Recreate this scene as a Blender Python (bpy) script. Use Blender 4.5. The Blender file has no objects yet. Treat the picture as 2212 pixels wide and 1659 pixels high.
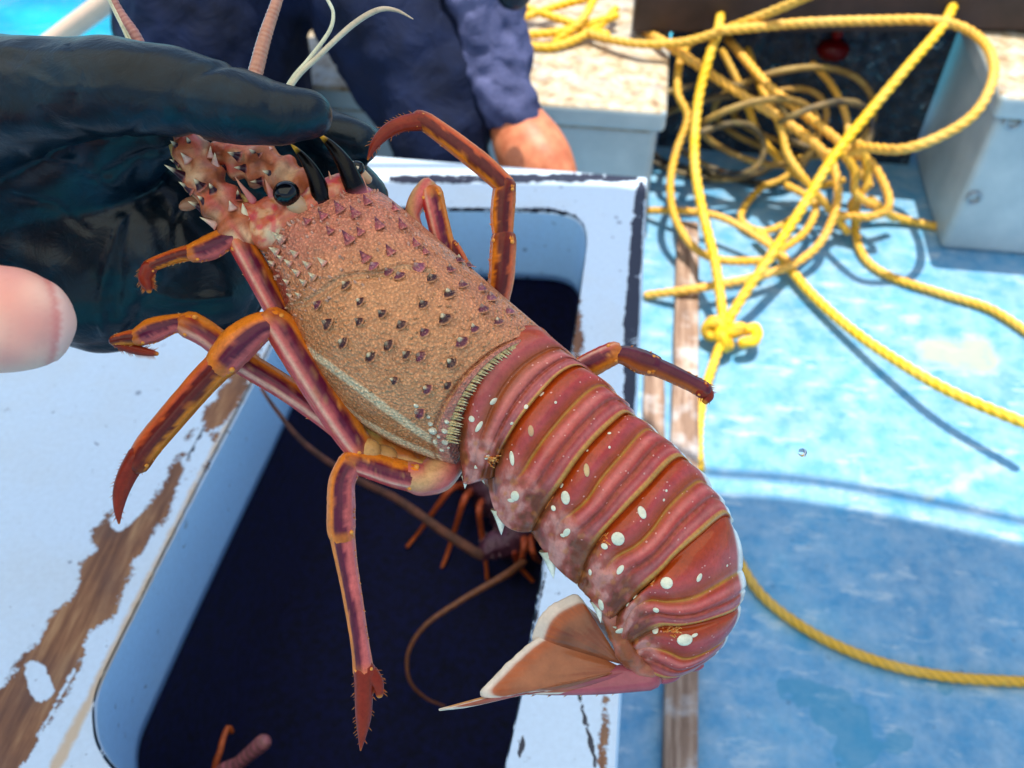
import bpy, bmesh, math, random
from mathutils import Vector, Matrix, noise
random.seed(7)
rad = math.radians
C = bpy.context.scene
COL = C.collection
# ------------------------------------------------------------------ camera, sky, sun, exposure
CAMZ = 1.1
F = 2000.0                      # focal length in units of a 2212 px wide picture
PITCH = math.atan2(2210, F); YAW = rad(7.53)
cd = bpy.data.cameras.new('camera'); cam = bpy.data.objects.new('camera', cd); COL.objects.link(cam)
cam.location = (0, 0, CAMZ); cam.rotation_euler = (math.pi/2-PITCH, 0, YAW)
cd.sensor_width = 36; cd.lens = 36*F/2212; cd.clip_start = .02; cd.clip_end = 2000
cd.dof.use_dof = True; cd.dof.focus_distance = .405; cd.dof.aperture_fstop = 11
C.camera = cam
RM = cam.rotation_euler.to_matrix(); CL = Vector(cam.location)
SUN_EL = 82.0; SUN_AZ = 14.0     # the sun stands ahead of the camera (+Y), slightly to the right
w = bpy.data.worlds.new('World'); C.world = w; w.use_nodes = True
nt = w.node_tree; bg = nt.nodes['Background']; sky = nt.nodes.new('ShaderNodeTexSky')
sky.sky_type = 'NISHITA'; sky.sun_disc = False; sky.sun_elevation = rad(SUN_EL); sky.sun_rotation = rad(SUN_AZ)
nt.links.new(sky.outputs[0], bg.inputs[0]); bg.inputs[1].default_value = .10
sd = bpy.data.lights.new('sun', 'SUN'); sun = bpy.data.objects.new('sun', sd); COL.objects.link(sun)
sd.energy = 2.7; sd.angle = rad(.5); sd.color = (1, .95, .86)
SV = Vector((math.sin(rad(SUN_AZ))*math.cos(rad(SUN_EL)), math.cos(rad(SUN_AZ))*math.cos(rad(SUN_EL)), math.sin(rad(SUN_EL))))
sun.rotation_euler = SV.to_track_quat('Z', 'Y').to_euler()
C.view_settings.view_transform = 'Standard'; C.view_settings.look = 'None'; C.view_settings.gamma = 1
C.view_settings.exposure = 1.22
C.cycles.max_bounces = 8; C.cycles.transparent_max_bounces = 8

# ------------------------------------------------------------------ helpers: measuring
def ray(x, y): return RM @ Vector(((x-1106)/F, (829.5-y)/F, -1))
def P(x, y, z=0.):                 # where the sight line meets the level z
    d = ray(x, y); return CL + d*((z-CAMZ)/d.z)
def V(x, y, d): return CL + ray(x, y)*d
def VY(x, y, Y): d = ray(x, y); return CL + d*(Y/d.y)
def proj(p):
    q = RM.transposed() @ (Vector(p)-CL); return (1106+F*q.x/-q.z, 829.5-F*q.y/-q.z)
def s2l(c):
    return tuple((v/255/12.92 if v/255 <= .04045 else ((v/255+.055)/1.055)**2.4) for v in c)
def mix(a, b, t):
    t = max(0, min(1, t)); return tuple(a[i]*(1-t)+b[i]*t for i in range(len(a)))
def sst(a, b, x):
    t = max(0, min(1, (x-a)/(b-a))); return t*t*(3-2*t)
def n3(p, s, k=0): return noise.noise(Vector(p)*s+Vector((k*7.3, k*3.1, k)))
def cr(pts, n):                    # Catmull-Rom through tuples
    pts = [tuple(p) for p in pts]; m = len(pts)-1; out = []
    for i in range(n):
        u = i/(n-1)*m; k = min(int(u), m-1); t = u-k
        p0 = pts[max(k-1, 0)]; p1 = pts[k]; p2 = pts[k+1]; p3 = pts[min(k+2, m)]
        out.append(tuple(.5*((2*b)+(-a+c)*t+(2*a-5*b+4*c-d)*t*t+(-a+3*b-3*c+d)*t**3) for a, b, c, d in zip(p0, p1, p2, p3)))
    return out
def even(pts, n, dim=2):           # resample evenly by length
    q = cr(pts, 12*len(pts)); L = [0]
    for a, b in zip(q, q[1:]): L.append(L[-1]+math.dist(a[:dim], b[:dim]))
    out = []; k = 0
    for i in range(n):
        s = L[-1]*i/(n-1)
        while k < len(L)-2 and L[k+1] < s: k += 1
        t = (s-L[k])/max(1e-9, L[k+1]-L[k]); out.append(tuple(a*(1-t)+b*t for a, b in zip(q[k], q[k+1])))
    return out
def pdist(x, y, pl):               # signed: half width minus distance to a polyline of (x,y,halfwidth)
    best = -1e9
    for a, b in zip(pl, pl[1:]):
        dx, dy = b[0]-a[0], b[1]-a[1]; t = max(0, min(1, ((x-a[0])*dx+(y-a[1])*dy)/(dx*dx+dy*dy+1e-9)))
        d = math.hypot(x-a[0]-dx*t, y-a[1]-dy*t); best = max(best, a[2]*(1-t)+b[2]*t-d)
    return best
# ------------------------------------------------------------------ helpers: meshes
class MB:
    def __init__(s): s.v = []; s.f = []; s.c = []; s.a = {}
    def vert(s, p, c=(.5, .5, .5)): s.v.append(Vector(p)); s.c.append(c); return len(s.v)-1
    def grid(s, rows, cols, closed=False):
        base = len(s.v); n = len(rows[0])
        for r, cc in zip(rows, cols):
            for p, c in zip(r, cc): s.vert(p, c)
        for i in range(len(rows)-1):
            for j in range(n if closed else n-1):
                k = (j+1) % n; s.f.append((base+i*n+j, base+i*n+k, base+(i+1)*n+k, base+(i+1)*n+j))
        return base
    def cap(s, base, n, flip=False, rows=0):
        idx = [base+rows*n+j for j in range(n)]; c = sum((s.v[i] for i in idx), Vector())/n
        k = s.vert(c, s.c[idx[0]])
        for j in range(n): s.f.append((k, idx[j], idx[(j+1) % n]) if flip else (k, idx[(j+1) % n], idx[j]))
    def tube(s, pts, radii, seg=14, col=(.5, .5, .5), prof=None, round_ends=True, flat=1.0, ref=None):
        pts = [Vector(p) for p in pts]; radii = list(radii)
        if round_ends:
            d0 = (pts[0]-pts[1]).normalized(); d1 = (pts[-1]-pts[-2]).normalized(); r0 = radii[0]; r1 = radii[-1]
            for k in (.5, .85): pts.insert(0, pts[0 if k == .5 else 1]+d0*r0*(k if k == .5 else k)); radii.insert(0, r0*math.sqrt(1-k*k))
            e = pts[-1]
            for k in (.5, .85): pts.append(e+d1*r1*k); radii.append(r1*math.sqrt(1-k*k))
        rows = []; cols = []; n = len(pts); L = 0; prev = None
        for i, p in enumerate(pts):
            t = (pts[min(i+1, n-1)]-pts[max(i-1, 0)]).normalized()
            if prev is not None: L += (p-pts[i-1]).length
            u = (CL-p) if ref is None else (Vector(ref) if prev is None else prev)
            u = (u-t*u.dot(t)).normalized(); prev = u; b = t.cross(u)
            row = []; cc = []
            for j in range(seg):
                a = 2*math.pi*j/seg; r = radii[i]*(prof(L, a, i/(n-1)) if prof else 1)
                row.append(p+u*math.cos(a)*r*flat+b*math.sin(a)*r); cc.append(col(L, a, i/(n-1)) if callable(col) else col)
            rows.append(row); cols.append(cc)
        b = s.grid(rows, cols, True); s.cap(b, seg, False); s.cap(b, seg, True, n-1)
    def ell(s, c, ax, col, n=10, m=14):
        c = Vector(c); rows = []; cols = []
        for i in range(n+1):
            th = math.pi*min(max(i/n, .01), .99); row = []
            for j in range(m):
                a = 2*math.pi*j/m; row.append(c+ax[0]*math.sin(th)*math.cos(a)+ax[1]*math.sin(th)*math.sin(a)+ax[2]*math.cos(th))
            rows.append(row); cols.append([col(row[0], i/n) if callable(col) else col]*m)
        b = s.grid(rows, cols, True); s.cap(b, m, False); s.cap(b, m, True, n)
    def cone(s, base, tip, r, col, tipcol, seg=8, bend=None, tt=.6, flare=1.3, foot=None):
        base = Vector(base); tip = Vector(tip); ax = tip-base; L = ax.length
        u = ax.orthogonal().normalized(); b = ax.normalized().cross(u); rows = []; cols = []; N = 6
        for i in range(N+1):
            t = i/N; p = base+ax*t+(bend*math.sin(math.pi*t) if bend else Vector())
            rr = r*(1-t)**.8*(1+(flare-1)*(1-t)**3) if t < 1 else r*.02
            rows.append([p+(u*math.cos(2*math.pi*j/seg)+b*math.sin(2*math.pi*j/seg))*rr for j in range(seg)])
            cols.append([foot if foot and i == 0 else mix(col, tipcol, sst(tt-.15, tt+.15, t))]*seg)
        k = s.grid(rows, cols, True); s.cap(k, seg, True, N)
    def box(s, lo, hi, c=(.5, .5, .5)):
        x0, y0, z0 = lo; x1, y1, z1 = hi
        k = [s.vert(p, c) for p in ((x0,y0,z0),(x1,y0,z0),(x1,y1,z0),(x0,y1,z0),(x0,y0,z1),(x1,y0,z1),(x1,y1,z1),(x0,y1,z1))]
        for f in ((0,3,2,1),(4,5,6,7),(0,1,5,4),(1,2,6,5),(2,3,7,6),(3,0,4,7)): s.f.append(tuple(k[i] for i in f))
    def build(s, name, mat, parent=None, smooth=True, fix=True):
        me = bpy.data.meshes.new(name); me.from_pydata([tuple(v) for v in s.v], [], s.f)
        at = me.color_attributes.new('Col', 'FLOAT_COLOR', 'POINT')
        for i, c in enumerate(s.c): at.data[i].color = (c[0], c[1], c[2], 1)
        for k, vals in s.a.items():
            a = me.attributes.new(k, 'FLOAT', 'POINT')
            for i, x in enumerate(vals): a.data[i].value = x
        if fix:
            bm = bmesh.new(); bm.from_mesh(me); bmesh.ops.recalc_face_normals(bm, faces=bm.faces); bm.to_mesh(me); bm.free()
        if smooth:
            for p in me.polygons: p.use_smooth = True
        me.materials.append(mat); o = bpy.data.objects.new(name, me); COL.objects.link(o)
        if parent: o.parent = parent
        return o
def bevel(o, wd=.004, seg=2):
    m = o.modifiers.new('bevel', 'BEVEL'); m.width = wd; m.segments = seg; m.limit_method = 'ANGLE'; return o
def tag(o, label=None, cat=None, group=None, kind=None):
    if label: o['label'] = label
    if cat: o['category'] = cat
    if group: o['group'] = group
    if kind: o['kind'] = kind
    return o
def thing(name, label, cat, group=None, loc=None):
    o = bpy.data.objects.new(name, None); COL.objects.link(o); o.empty_display_size = .02
    return tag(o, label, cat, group)
def blob(name, chains, mat, parent, voxel=.003, smooth=8, disp=None, colf=None):
    """one continuous skin grown over chains of (point, radius)"""
    mb = MB(); X, Y, Z = Vector((1,0,0)), Vector((0,1,0)), Vector((0,0,1))
    for ch in chains:
        q = [(p[0], p[1], p[2], r) for p, r in ch]
        q = even(q, max(2, int(sum(math.dist(a[:3], b[:3]) for a, b in zip(q, q[1:]))/(min(a[3] for a in q)*.22))+2), 3) if len(q) > 1 else q
        for x, y, z, r in q: mb.ell((x, y, z), (X*r, Y*r, Z*r), (0, 0, 0), 10, 16)
    o = mb.build(name+'_raw', mat)
    m = o.modifiers.new('r', 'REMESH'); m.mode = 'VOXEL'; m.voxel_size = voxel
    m2 = o.modifiers.new('s', 'SMOOTH'); m2.iterations = smooth; m2.factor = .5
    dg = bpy.context.evaluated_depsgraph_get(); me = bpy.data.meshes.new_from_object(o.evaluated_get(dg))
    bpy.data.objects.remove(o); me.name = name
    if disp:
        nr = [v.normal.copy() for v in me.vertices]
        for v, n_ in zip(me.vertices, nr): v.co += n_*disp(v.co)
    if colf:
        at = me.color_attributes.get('Col') or me.color_attributes.new('Col', 'FLOAT_COLOR', 'POINT')
        if at.domain != 'POINT' or len(at.data) != len(me.vertices): me.color_attributes.remove(at); at = me.color_attributes.new('Col', 'FLOAT_COLOR', 'POINT')
        for i, v in enumerate(me.vertices): at.data[i].color = tuple(colf(v.co, v.normal))+(1,)
    for p in me.polygons: p.use_smooth = True
    me.materials.clear(); me.materials.append(mat)
    o = bpy.data.objects.new(name, me); COL.objects.link(o); o.parent = parent
    return o
# ------------------------------------------------------------------ helpers: materials
class NM:
    def __init__(s, name, rough=.5, spec=.5):
        s.m = bpy.data.materials.new(name); s.m.use_nodes = True; s.nt = s.m.node_tree; s.n = s.nt.nodes; s.l = s.nt.links
        s.b = s.n['Principled BSDF']; s.set('Roughness', rough); s.set('Specular IOR Level', spec)
        s.tc = s.n.new('ShaderNodeTexCoord').outputs['Object']
    def set(s, k, v):
        if hasattr(v, 'is_linked') or isinstance(v, bpy.types.NodeSocket): s.l.new(v, s.b.inputs[k])
        else: s.b.inputs[k].default_value = (v+(1,) if isinstance(v, tuple) and len(v) == 3 and s.b.inputs[k].type == 'RGBA' else v)
    def attr(s, name, fac=False):
        a = s.n.new('ShaderNodeAttribute'); a.attribute_name = name; return a.outputs['Fac' if fac else 'Color']
    def noise(s, scale, detail=4, rough=.55, vec=None, dist=0, st=None):
        t = s.n.new('ShaderNodeTexNoise'); t.inputs['Scale'].default_value = scale; t.inputs['Detail'].default_value = detail
        t.inputs['Roughness'].default_value = rough; t.inputs['Distortion'].default_value = dist
        v = vec or s.tc
        if st:
            mp = s.n.new('ShaderNodeMapping'); mp.inputs['Scale'].default_value = st; s.l.new(v, mp.inputs[0]); v = mp.outputs[0]
        s.l.new(v, t.inputs['Vector']); return t.outputs[0]
    def vor(s, scale, feat='F1', rnd=1, vec=None):
        t = s.n.new('ShaderNodeTexVoronoi'); t.inputs['Scale'].default_value = scale; t.feature = feat
        t.inputs['Randomness'].default_value = rnd; s.l.new(vec or s.tc, t.inputs['Vector']); return t.outputs['Distance']
    def ramp(s, fac, stops, interp='LINEAR'):
        r = s.n.new('ShaderNodeValToRGB'); r.color_ramp.interpolation = interp; e = r.color_ramp.elements
        while len(e) < len(stops): e.new(.5)
        for el, (p, c) in zip(e, stops): el.position = p; el.color = (tuple(c)+(1,))[:4] if not isinstance(c, (int, float)) else (c, c, c, 1)
        s.l.new(fac, r.inputs[0]); return r.outputs[0]
    def mixc(s, f, a, b, mode='MIX'):
        m = s.n.new('ShaderNodeMix'); m.data_type = 'RGBA'; m.blend_type = mode
        for sock, v in ((m.inputs[0], f), (m.inputs[6], a), (m.inputs[7], b)):
            if isinstance(v, bpy.types.NodeSocket): s.l.new(v, sock)
            else: sock.default_value = v if isinstance(v, (int, float)) else tuple(v)+(1,)
        return m.outputs[2]
    def math(s, op, a, b=0., clamp=False):
        m = s.n.new('ShaderNodeMath'); m.operation = op; m.use_clamp = clamp
        for sock, v in ((m.inputs[0], a), (m.inputs[1], b)):
            if isinstance(v, bpy.types.NodeSocket): s.l.new(v, sock)
            else: sock.default_value = v
        return m.outputs[0]
    def bump(s, h, strength=.3, dist=.001, prev=None):
        b = s.n.new('ShaderNodeBump'); b.inputs['Strength'].default_value = strength; b.inputs['Distance'].default_value = dist
        s.l.new(h, b.inputs['Height'])
        if prev: s.l.new(prev, b.inputs['Normal'])
        s.l.new(b.outputs[0], s.b.inputs['Normal']); return b.outputs[0]

def shell_mat(name, gran=True, rough=.35, coat=.3, mottle=.35, nscale=420, gs=380):
    m = NM(name, rough); c = m.attr('Col')
    n1 = m.noise(nscale, 5, .65); n2 = m.noise(110, 3)
    c = m.mixc(mottle, c, m.ramp(n1, [(.3, .35), (.5, .75), (.72, 1.0)]), 'MULTIPLY')
    c = m.mixc(.5, c, m.ramp(n2, [(.3, .62), (.7, 1.15)]), 'MULTIPLY')
    if gran:
        v = m.vor(gs); spot = m.ramp(v, [(.0, 1), (.2, .6), (.42, 0)])
        ring = m.ramp(v, [(.3, 0), (.55, 1), (.75, 0)])
        v2 = m.vor(gs*2.2); tiny = m.ramp(v2, [(.0, 1), (.35, 0)])
        v3 = m.vor(gs*1.75); c = m.mixc(.9, c, m.ramp(v3, [(.0, 1.22), (.25, 1.06), (.5, .7)]), 'MULTIPLY')
        c = m.mixc(m.math('MULTIPLY', ring, .25), c, s2l((90, 40, 22)))
        c = m.mixc(m.math('MULTIPLY', tiny, .45), c, s2l((240, 190, 150)))
        c = m.mixc(m.math('MULTIPLY', spot, .22), c, s2l((225, 165, 130)))
        h = m.math('ADD', spot, m.math('SUBTRACT', m.math('MULTIPLY', tiny, .3), v3)); b = m.bump(h, .9, .0009)
        m.bump(n1, .35, .0006, b)
    else: m.bump(n1, .25, .0004)
    m.set('Base Color', c); m.set('Coat Weight', coat); m.set('Coat Roughness', .1); m.set('Specular IOR Level', .14)
    return m.m
M_SHELL = shell_mat('carapace_shell', True, .36, .3, .2)
M_TAIL = shell_mat('tail_shell', False, .3, .45, .42, 520)
M_PED = shell_mat('spiny_base_shell', False, .38, .3, .45, 620)
M_LEG = shell_mat('leg_shell', False, .3, .16, .45, 520)
M_HORN = shell_mat('horn_shell', False, .25, .0, .15)
M_HORN.node_tree.nodes['Principled BSDF'].inputs['Specular IOR Level'].default_value = .16
M_FAN = shell_mat('fan_shell', False, .3, .4, .2, 600)
def eye_mat():
    m = NM('eye_gloss', .08, .35); m.set('Base Color', m.attr('Col')); return m.m
M_EYE = eye_mat()
def dark_lob():
    m = NM('hold_lobster_shell', .5); c = m.attr('Col'); m.set('Base Color', m.mixc(.6, c, m.ramp(m.noise(160, 4), [(.3, .3), (.7, 1.1)]), 'MULTIPLY')); return m.m
M_DLOB = dark_lob()
def glove_mat():
    m = NM('rubber_glove', .3, .2)
    n = m.noise(26, 5, .6); f = m.noise(260, 5, .7)
    c = m.ramp(n, [(.3, s2l((0, 12, 22))), (.5, s2l((0, 22, 36))), (.75, s2l((0, 48, 68)))])
    m.set('Base Color', m.mixc(.6, c, m.ramp(f, [(.35, .55), (.7, 1.2)]), 'MULTIPLY'))
    m.set('Roughness', m.ramp(n, [(.3, .3), (.7, .42)]))
    m.set('Coat Weight', .16); m.set('Coat Roughness', .22); w_ = m.noise(60, 4, .6, dist=1.5); b = m.bump(w_, .5, .002); m.bump(f, .35, .0006, b); return m.m
M_GLOVE = glove_mat()
def skin_mat(name, a, b_):
    m = NM(name, .5); n = m.noise(45, 5, .6); c = m.ramp(n, [(.3, s2l(a)), (.7, s2l(b_))]); m.set('Base Color', c)
    m.set('Subsurface Weight', .15); m.set('Subsurface Radius', (.01, .004, .002)); m.set('Subsurface Scale', .3)
    m.bump(m.noise(500, 4, .6), .25, .0005); return m.m
M_THUMB = skin_mat('thumb_skin', (205, 135, 120), (232, 172, 158)); _b = M_THUMB.node_tree
_a = _b.nodes.new('ShaderNodeAttribute'); _a.attribute_name = 'Col'; _b.links.new(_a.outputs['Color'], _b.nodes['Principled BSDF'].inputs['Base Color'])
M_SKIN = skin_mat('skin', (205, 135, 120), (232, 172, 158)); M_SKIN2 = skin_mat('tanned_skin', (170, 88, 55), (215, 135, 95))
def cloth(name, a, b_, rough=.85):
    m = NM(name, rough, .25); n = m.noise(14, 5, .6); f = m.noise(700, 3, .7)
    c = m.ramp(n, [(.3, s2l(a)), (.7, s2l(b_))]); m.set('Base Color', m.mixc(.5, c, m.ramp(f, [(.3, .6), (.7, 1.2)]), 'MULTIPLY'))
    b = m.bump(m.noise(22, 4, .6, dist=1.2), .7, .01); m.bump(f, .3, .0008, b); return m.m
M_NAVY = cloth('navy_cloth', (4, 12, 34), (12, 28, 64)); M_SHIRT = cloth('blue_grey_cloth', (30, 42, 76), (96, 100, 140))
def paint(name, base, dirt=.25):
    """old paint over wood: the wood and tar attributes say where it is gone"""
    m = NM(name, .45); base = s2l(base)
    n = m.noise(9, 6, .6); n2 = m.noise(60, 5, .65); nf = m.noise(48, 8, .78)
    c = m.mixc(m.math('MULTIPLY', m.ramp(n, [(.45, 0), (.75, 1)]), dirt), base, s2l((200, 190, 165)))
    c = m.mixc(m.ramp(n2, [(.28, .5), (.34, 0)]), c, s2l((120, 130, 140)))
    c = m.mixc(.35, c, m.ramp(m.noise(200, 4), [(.3, .8), (.7, 1.05)]), 'MULTIPLY')
    dots = m.math('MAXIMUM', m.ramp(m.vor(22), [(.04, 1), (.09, 0)]), m.ramp(m.noise(95, 3, .5), [(.7, 0), (.73, 1)])); c = m.mixc(m.math('MULTIPLY', dots, .6), c, s2l((50, 70, 100)))
    grain = m.noise(7, 8, .7, st=(14, 1.2, 1)); wood = m.mixc(m.ramp(m.noise(16, 4), [(.4, 0), (.65, .6)]), m.ramp(grain, [(.3, s2l((82, 48, 34))), (.5, s2l((142, 96, 66))), (.7, s2l((190, 146, 104)))]), s2l((96, 70, 64)))
    rust = m.math('ADD', m.attr('rust', True), m.math('MULTIPLY', m.math('SUBTRACT', n2, .5), 1.0))
    c = m.mixc(m.math('MULTIPLY', m.ramp(rust, [(.2, 0), (.7, 1)]), .75), c, s2l((205, 165, 110)))
    t = m.math('ADD', m.attr('tar', True), m.math('MULTIPLY', m.math('SUBTRACT', nf, .5), 3.2))
    c = m.mixc(m.ramp(t, [(.48, 0), (.53, 1)]), c, s2l((35, 38, 55)))
    wd = m.math('ADD', m.attr('wood', True), m.math('MULTIPLY', m.math('SUBTRACT', nf, .5), 2.2))
    wd = m.math('ADD', wd, m.math('MULTIPLY', m.math('SUBTRACT', m.noise(230, 6, .75), .5), 1.0)); mk = m.ramp(wd, [(.49, 0), (.51, 1)]); c = m.mixc(m.ramp(wd, [(.38, 0), (.46, .75)]), c, s2l((148, 160, 176))); c = m.mixc(mk, c, wood)
    m.set('Base Color', c); m.set('Roughness', m.mixc(mk, (.38,)*3, (.8,)*3))
    b = m.bump(m.math('SUBTRACT', m.math('MULTIPLY', n2, .3), mk), .5, .0015); return m.m
M_BOX = paint('hatch_paint', (206, 224, 242))
M_WALL = paint('inner_wall_paint', (172, 216, 250), .08)
def plain(name, col, rough=.6, var=.3, scale=30, bump=.2, metal=0):
    m = NM(name, rough); n = m.noise(scale, 6, .62); f = m.noise(scale*9, 4, .6)
    c = m.mixc(1., s2l(col), m.ramp(n, [(.3, 1-var), (.7, 1+var*.4)]), 'MULTIPLY')
    c = m.mixc(.4, c, m.ramp(f, [(.3, .7), (.7, 1.15)]), 'MULTIPLY'); m.set('Base Color', c); m.set('Metallic', metal); m.bump(f, bump, .001); return m.m
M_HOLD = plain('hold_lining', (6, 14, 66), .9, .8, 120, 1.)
M_BEAM = plain('weathered_board', (58, 42, 40), .6, .5, 20, .5)
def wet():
    m = NM('dark_water_painted_glints', .08, .8); n = m.noise(30, 5, .6, dist=1); m.set('Base Color', m.ramp(n, [(.35, s2l((2, 10, 26))), (.55, s2l((6, 34, 60))), (.66, s2l((12, 70, 90))), (.7, s2l((190, 225, 240)))])); m.bump(m.noise(40, 5, .6, dist=1), 1, .02); return m.m  # near-white stop paints glints of light into the dark water colour
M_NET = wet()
M_RAIL = plain('pale_rail', (225, 190, 165), .4, .1)
M_TUBE = plain('steel_tube', (170, 175, 180), .3, .1, 30, .1, 1)
def wood_mat():
    m = NM('batten_wood', .75); g = m.noise(6, 8, .7, st=(16, 1.2, 1)); c = m.ramp(g, [(.28, s2l((92, 68, 54))), (.45, s2l((140, 110, 90))), (.65, s2l((184, 156, 134)))])
    n = m.noise(14, 5, .6); c = m.mixc(m.ramp(n, [(.5, 0), (.62, .6)]), c, s2l((205, 205, 205))); m.set('Base Color', c); m.bump(g, .5, .002); return m.m
M_WOOD = wood_mat()
def deck_mat():
    m = NM('deck_paint', .5); n = m.noise(5, 7, .62); n2 = m.noise(28, 6, .65); n3_ = m.noise(130, 5, .7)
    c = m.ramp(n, [(.3, s2l((24, 126, 174))), (.55, s2l((36, 142, 190))), (.75, s2l((76, 170, 206)))])
    c = m.mixc(m.ramp(n2, [(.34, .08), (.72, .44)]), c, s2l((206, 216, 218))); c = m.mixc(m.ramp(m.noise(11, 7, .7, st=(1, 3, 1)), [(.56, 0), (.62, .35)]), c, s2l((214, 224, 224))); c = m.mixc(m.ramp(m.noise(75, 4, .6), [(.66, 0), (.7, .5)]), c, s2l((70, 100, 125)))
    c = m.mixc(.4, c, m.ramp(n3_, [(.3, .75), (.7, 1.1)]), 'MULTIPLY')
    dots = m.ramp(m.vor(17), [(.025, 1), (.05, 0)]); c = m.mixc(m.math('MULTIPLY', dots, .5), c, s2l((60, 80, 95)))
    st = m.math('ADD', m.attr('stain', True), m.math('MULTIPLY', m.math('SUBTRACT', n2, .5), 1.8))
    c = m.mixc(m.math('MULTIPLY', m.ramp(st, [(.2, 0), (.9, 1)]), .7), c, s2l((170, 172, 130)))
    te = m.math('ADD', m.attr('teal', True), m.math('MULTIPLY', m.math('SUBTRACT', n2, .5), 3.))
    c = m.mixc(m.math('MULTIPLY', m.ramp(te, [(.45, 0), (.6, 1)]), .6), c, s2l((30, 135, 170)))
    m.set('Base Color', c); b = m.bump(n3_, .3, .001); m.bump(n2, .2, .004, b); return m.m
M_DECK = deck_mat()
def locker_mat():
    m = NM('locker_paint', .45); n = m.noise(8, 6, .6); n2 = m.noise(40, 6, .65)
    c = m.ramp(n, [(.3, s2l((150, 168, 176))), (.7, s2l((190, 202, 205)))])
    g = m.n.new('ShaderNodeNewGeometry'); sp = m.n.new('ShaderNodeSeparateXYZ'); m.l.new(g.outputs['Normal'], sp.inputs[0])
    up = m.math('GREATER_THAN', sp.outputs[2], .7); worn = m.math('MULTIPLY', m.ramp(m.noise(18, 7, .7), [(.3, .3), (.5, 1)]), up)
    c = m.mixc(worn, c, m.ramp(n2, [(.32, s2l((140, 108, 74))), (.5, s2l((186, 168, 136))), (.7, s2l((212, 204, 188)))]))
    c = m.mixc(m.ramp(m.vor(9), [(.05, .5), (.08, 0)]), c, s2l((100, 110, 115)))
    m.set('Base Color', c); m.bump(n2, .3, .002); return m.m
M_LOCK = locker_mat()
def rope_mat():
    m = NM('yellow_rope', .55); c = m.attr('Col'); n = m.noise(70, 3); c = m.mixc(m.ramp(n, [(.66, 0), (.74, .45)]), c, s2l((150, 175, 70)))
    c = m.mixc(m.ramp(m.noise(16, 4), [(.4, 0), (.7, .45)]), c, s2l((226, 190, 110))); c = m.mixc(m.ramp(m.noise(33, 5, .7), [(.58, 0), (.7, .5)]), c, s2l((150, 100, 40)))
    m.set('Base Color', m.mixc(.45, c, m.ramp(m.noise(600, 3), [(.3, .65), (.7, 1.15)]), 'MULTIPLY')); m.bump(m.noise(900, 3), .5, .001); return m.m
M_ROPE = rope_mat()
def sea_mat():
    m = NM('sea_water', .12); n = m.noise(1.2, 5, .6, dist=.8); c = m.ramp(n, [(.35, s2l((0, 130, 160))), (.5, s2l((10, 175, 200))), (.66, s2l((110, 215, 235)))])
    m.set('Base Color', c); m.bump(m.noise(2.5, 6, .6, dist=.5), .6, .1); return m.m
M_SEA = sea_mat()
def canvas_mat():
    m = NM('awning_canvas', .8, .1); m.n.remove(m.b); d = m.n.new('ShaderNodeBsdfDiffuse'); t = m.n.new('ShaderNodeBsdfTranslucent'); x = m.n.new('ShaderNodeMixShader')
    n = m.noise(300, 2); c = m.ramp(n, [(.3, (.92, .82, .65)), (.7, (.99, .90, .73))]); m.l.new(c, d.inputs[0]); m.l.new(c, t.inputs[0]); x.inputs[0].default_value = .66
    m.l.new(d.outputs[0], x.inputs[1]); m.l.new(t.outputs[0], x.inputs[2]); m.l.new(x.outputs[0], m.n['Material Output'].inputs[0]); return m.m
M_CANVAS = canvas_mat()

# ------------------------------------------------------------------ the setting: sea, deck, hull
def struct(o, label=None): o['kind'] = 'structure'; return o
def sheet(name, x0, x1, y0, y1, z, step, mat, fields=None):
    mb = MB(); nx = int((x1-x0)/step)+1; ny = int((y1-y0)/step)+1
    rows = [[Vector((x0+(x1-x0)*i/nx, y0+(y1-y0)*j/ny, z)) for i in range(nx+1)] for j in range(ny+1)]
    mb.grid(rows, [[(.5,)*3]*(nx+1)]*(ny+1))
    if fields:
        for k, pl in fields.items():
            vals = []
            for v in mb.v:
                x, y = proj(v) if (v-CL).dot(ray(1106, 830)) > .1 else (-9999, -9999)
                vals.append(max([max(-1, min(1, pdist(x, y, q)/18)) for q in pl]))
            mb.a[k] = vals
    return struct(mb.build(name, mat, fix=False))
sea = sheet('sea', -60, 60, -30, 90, -.6, 6, M_SEA)
DECK_X0 = -1.25
deck = sheet('deck', -1.25, 1.9, -.9, 1.95, 0, .02, M_DECK, {
    'stain': [[(2010, 760, 40), (2120, 770, 50)], [(1850, 990, 16), (1870, 1040, 12)], [(1640, 1140, 6), (1700, 1000, 6)], [(2000, 1080, 18), (2150, 1010, 22)]],
    'teal': [[(1700, 1480, 40), (1850, 1560, 60)], [(1990, 1440, 30), (2060, 1500, 20)], [(1830, 1630, 50), (1960, 1600, 30)]]})
hb = MB(); hb.box((-1.25, -.9, -.75), (1.9, 1.95, -.01)); hull = struct(hb.build('hull', M_LOCK, smooth=False)); hull.name = 'hull'
# the hull's inside is opened by the hold, which sits above its bottom (see hatch)

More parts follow.
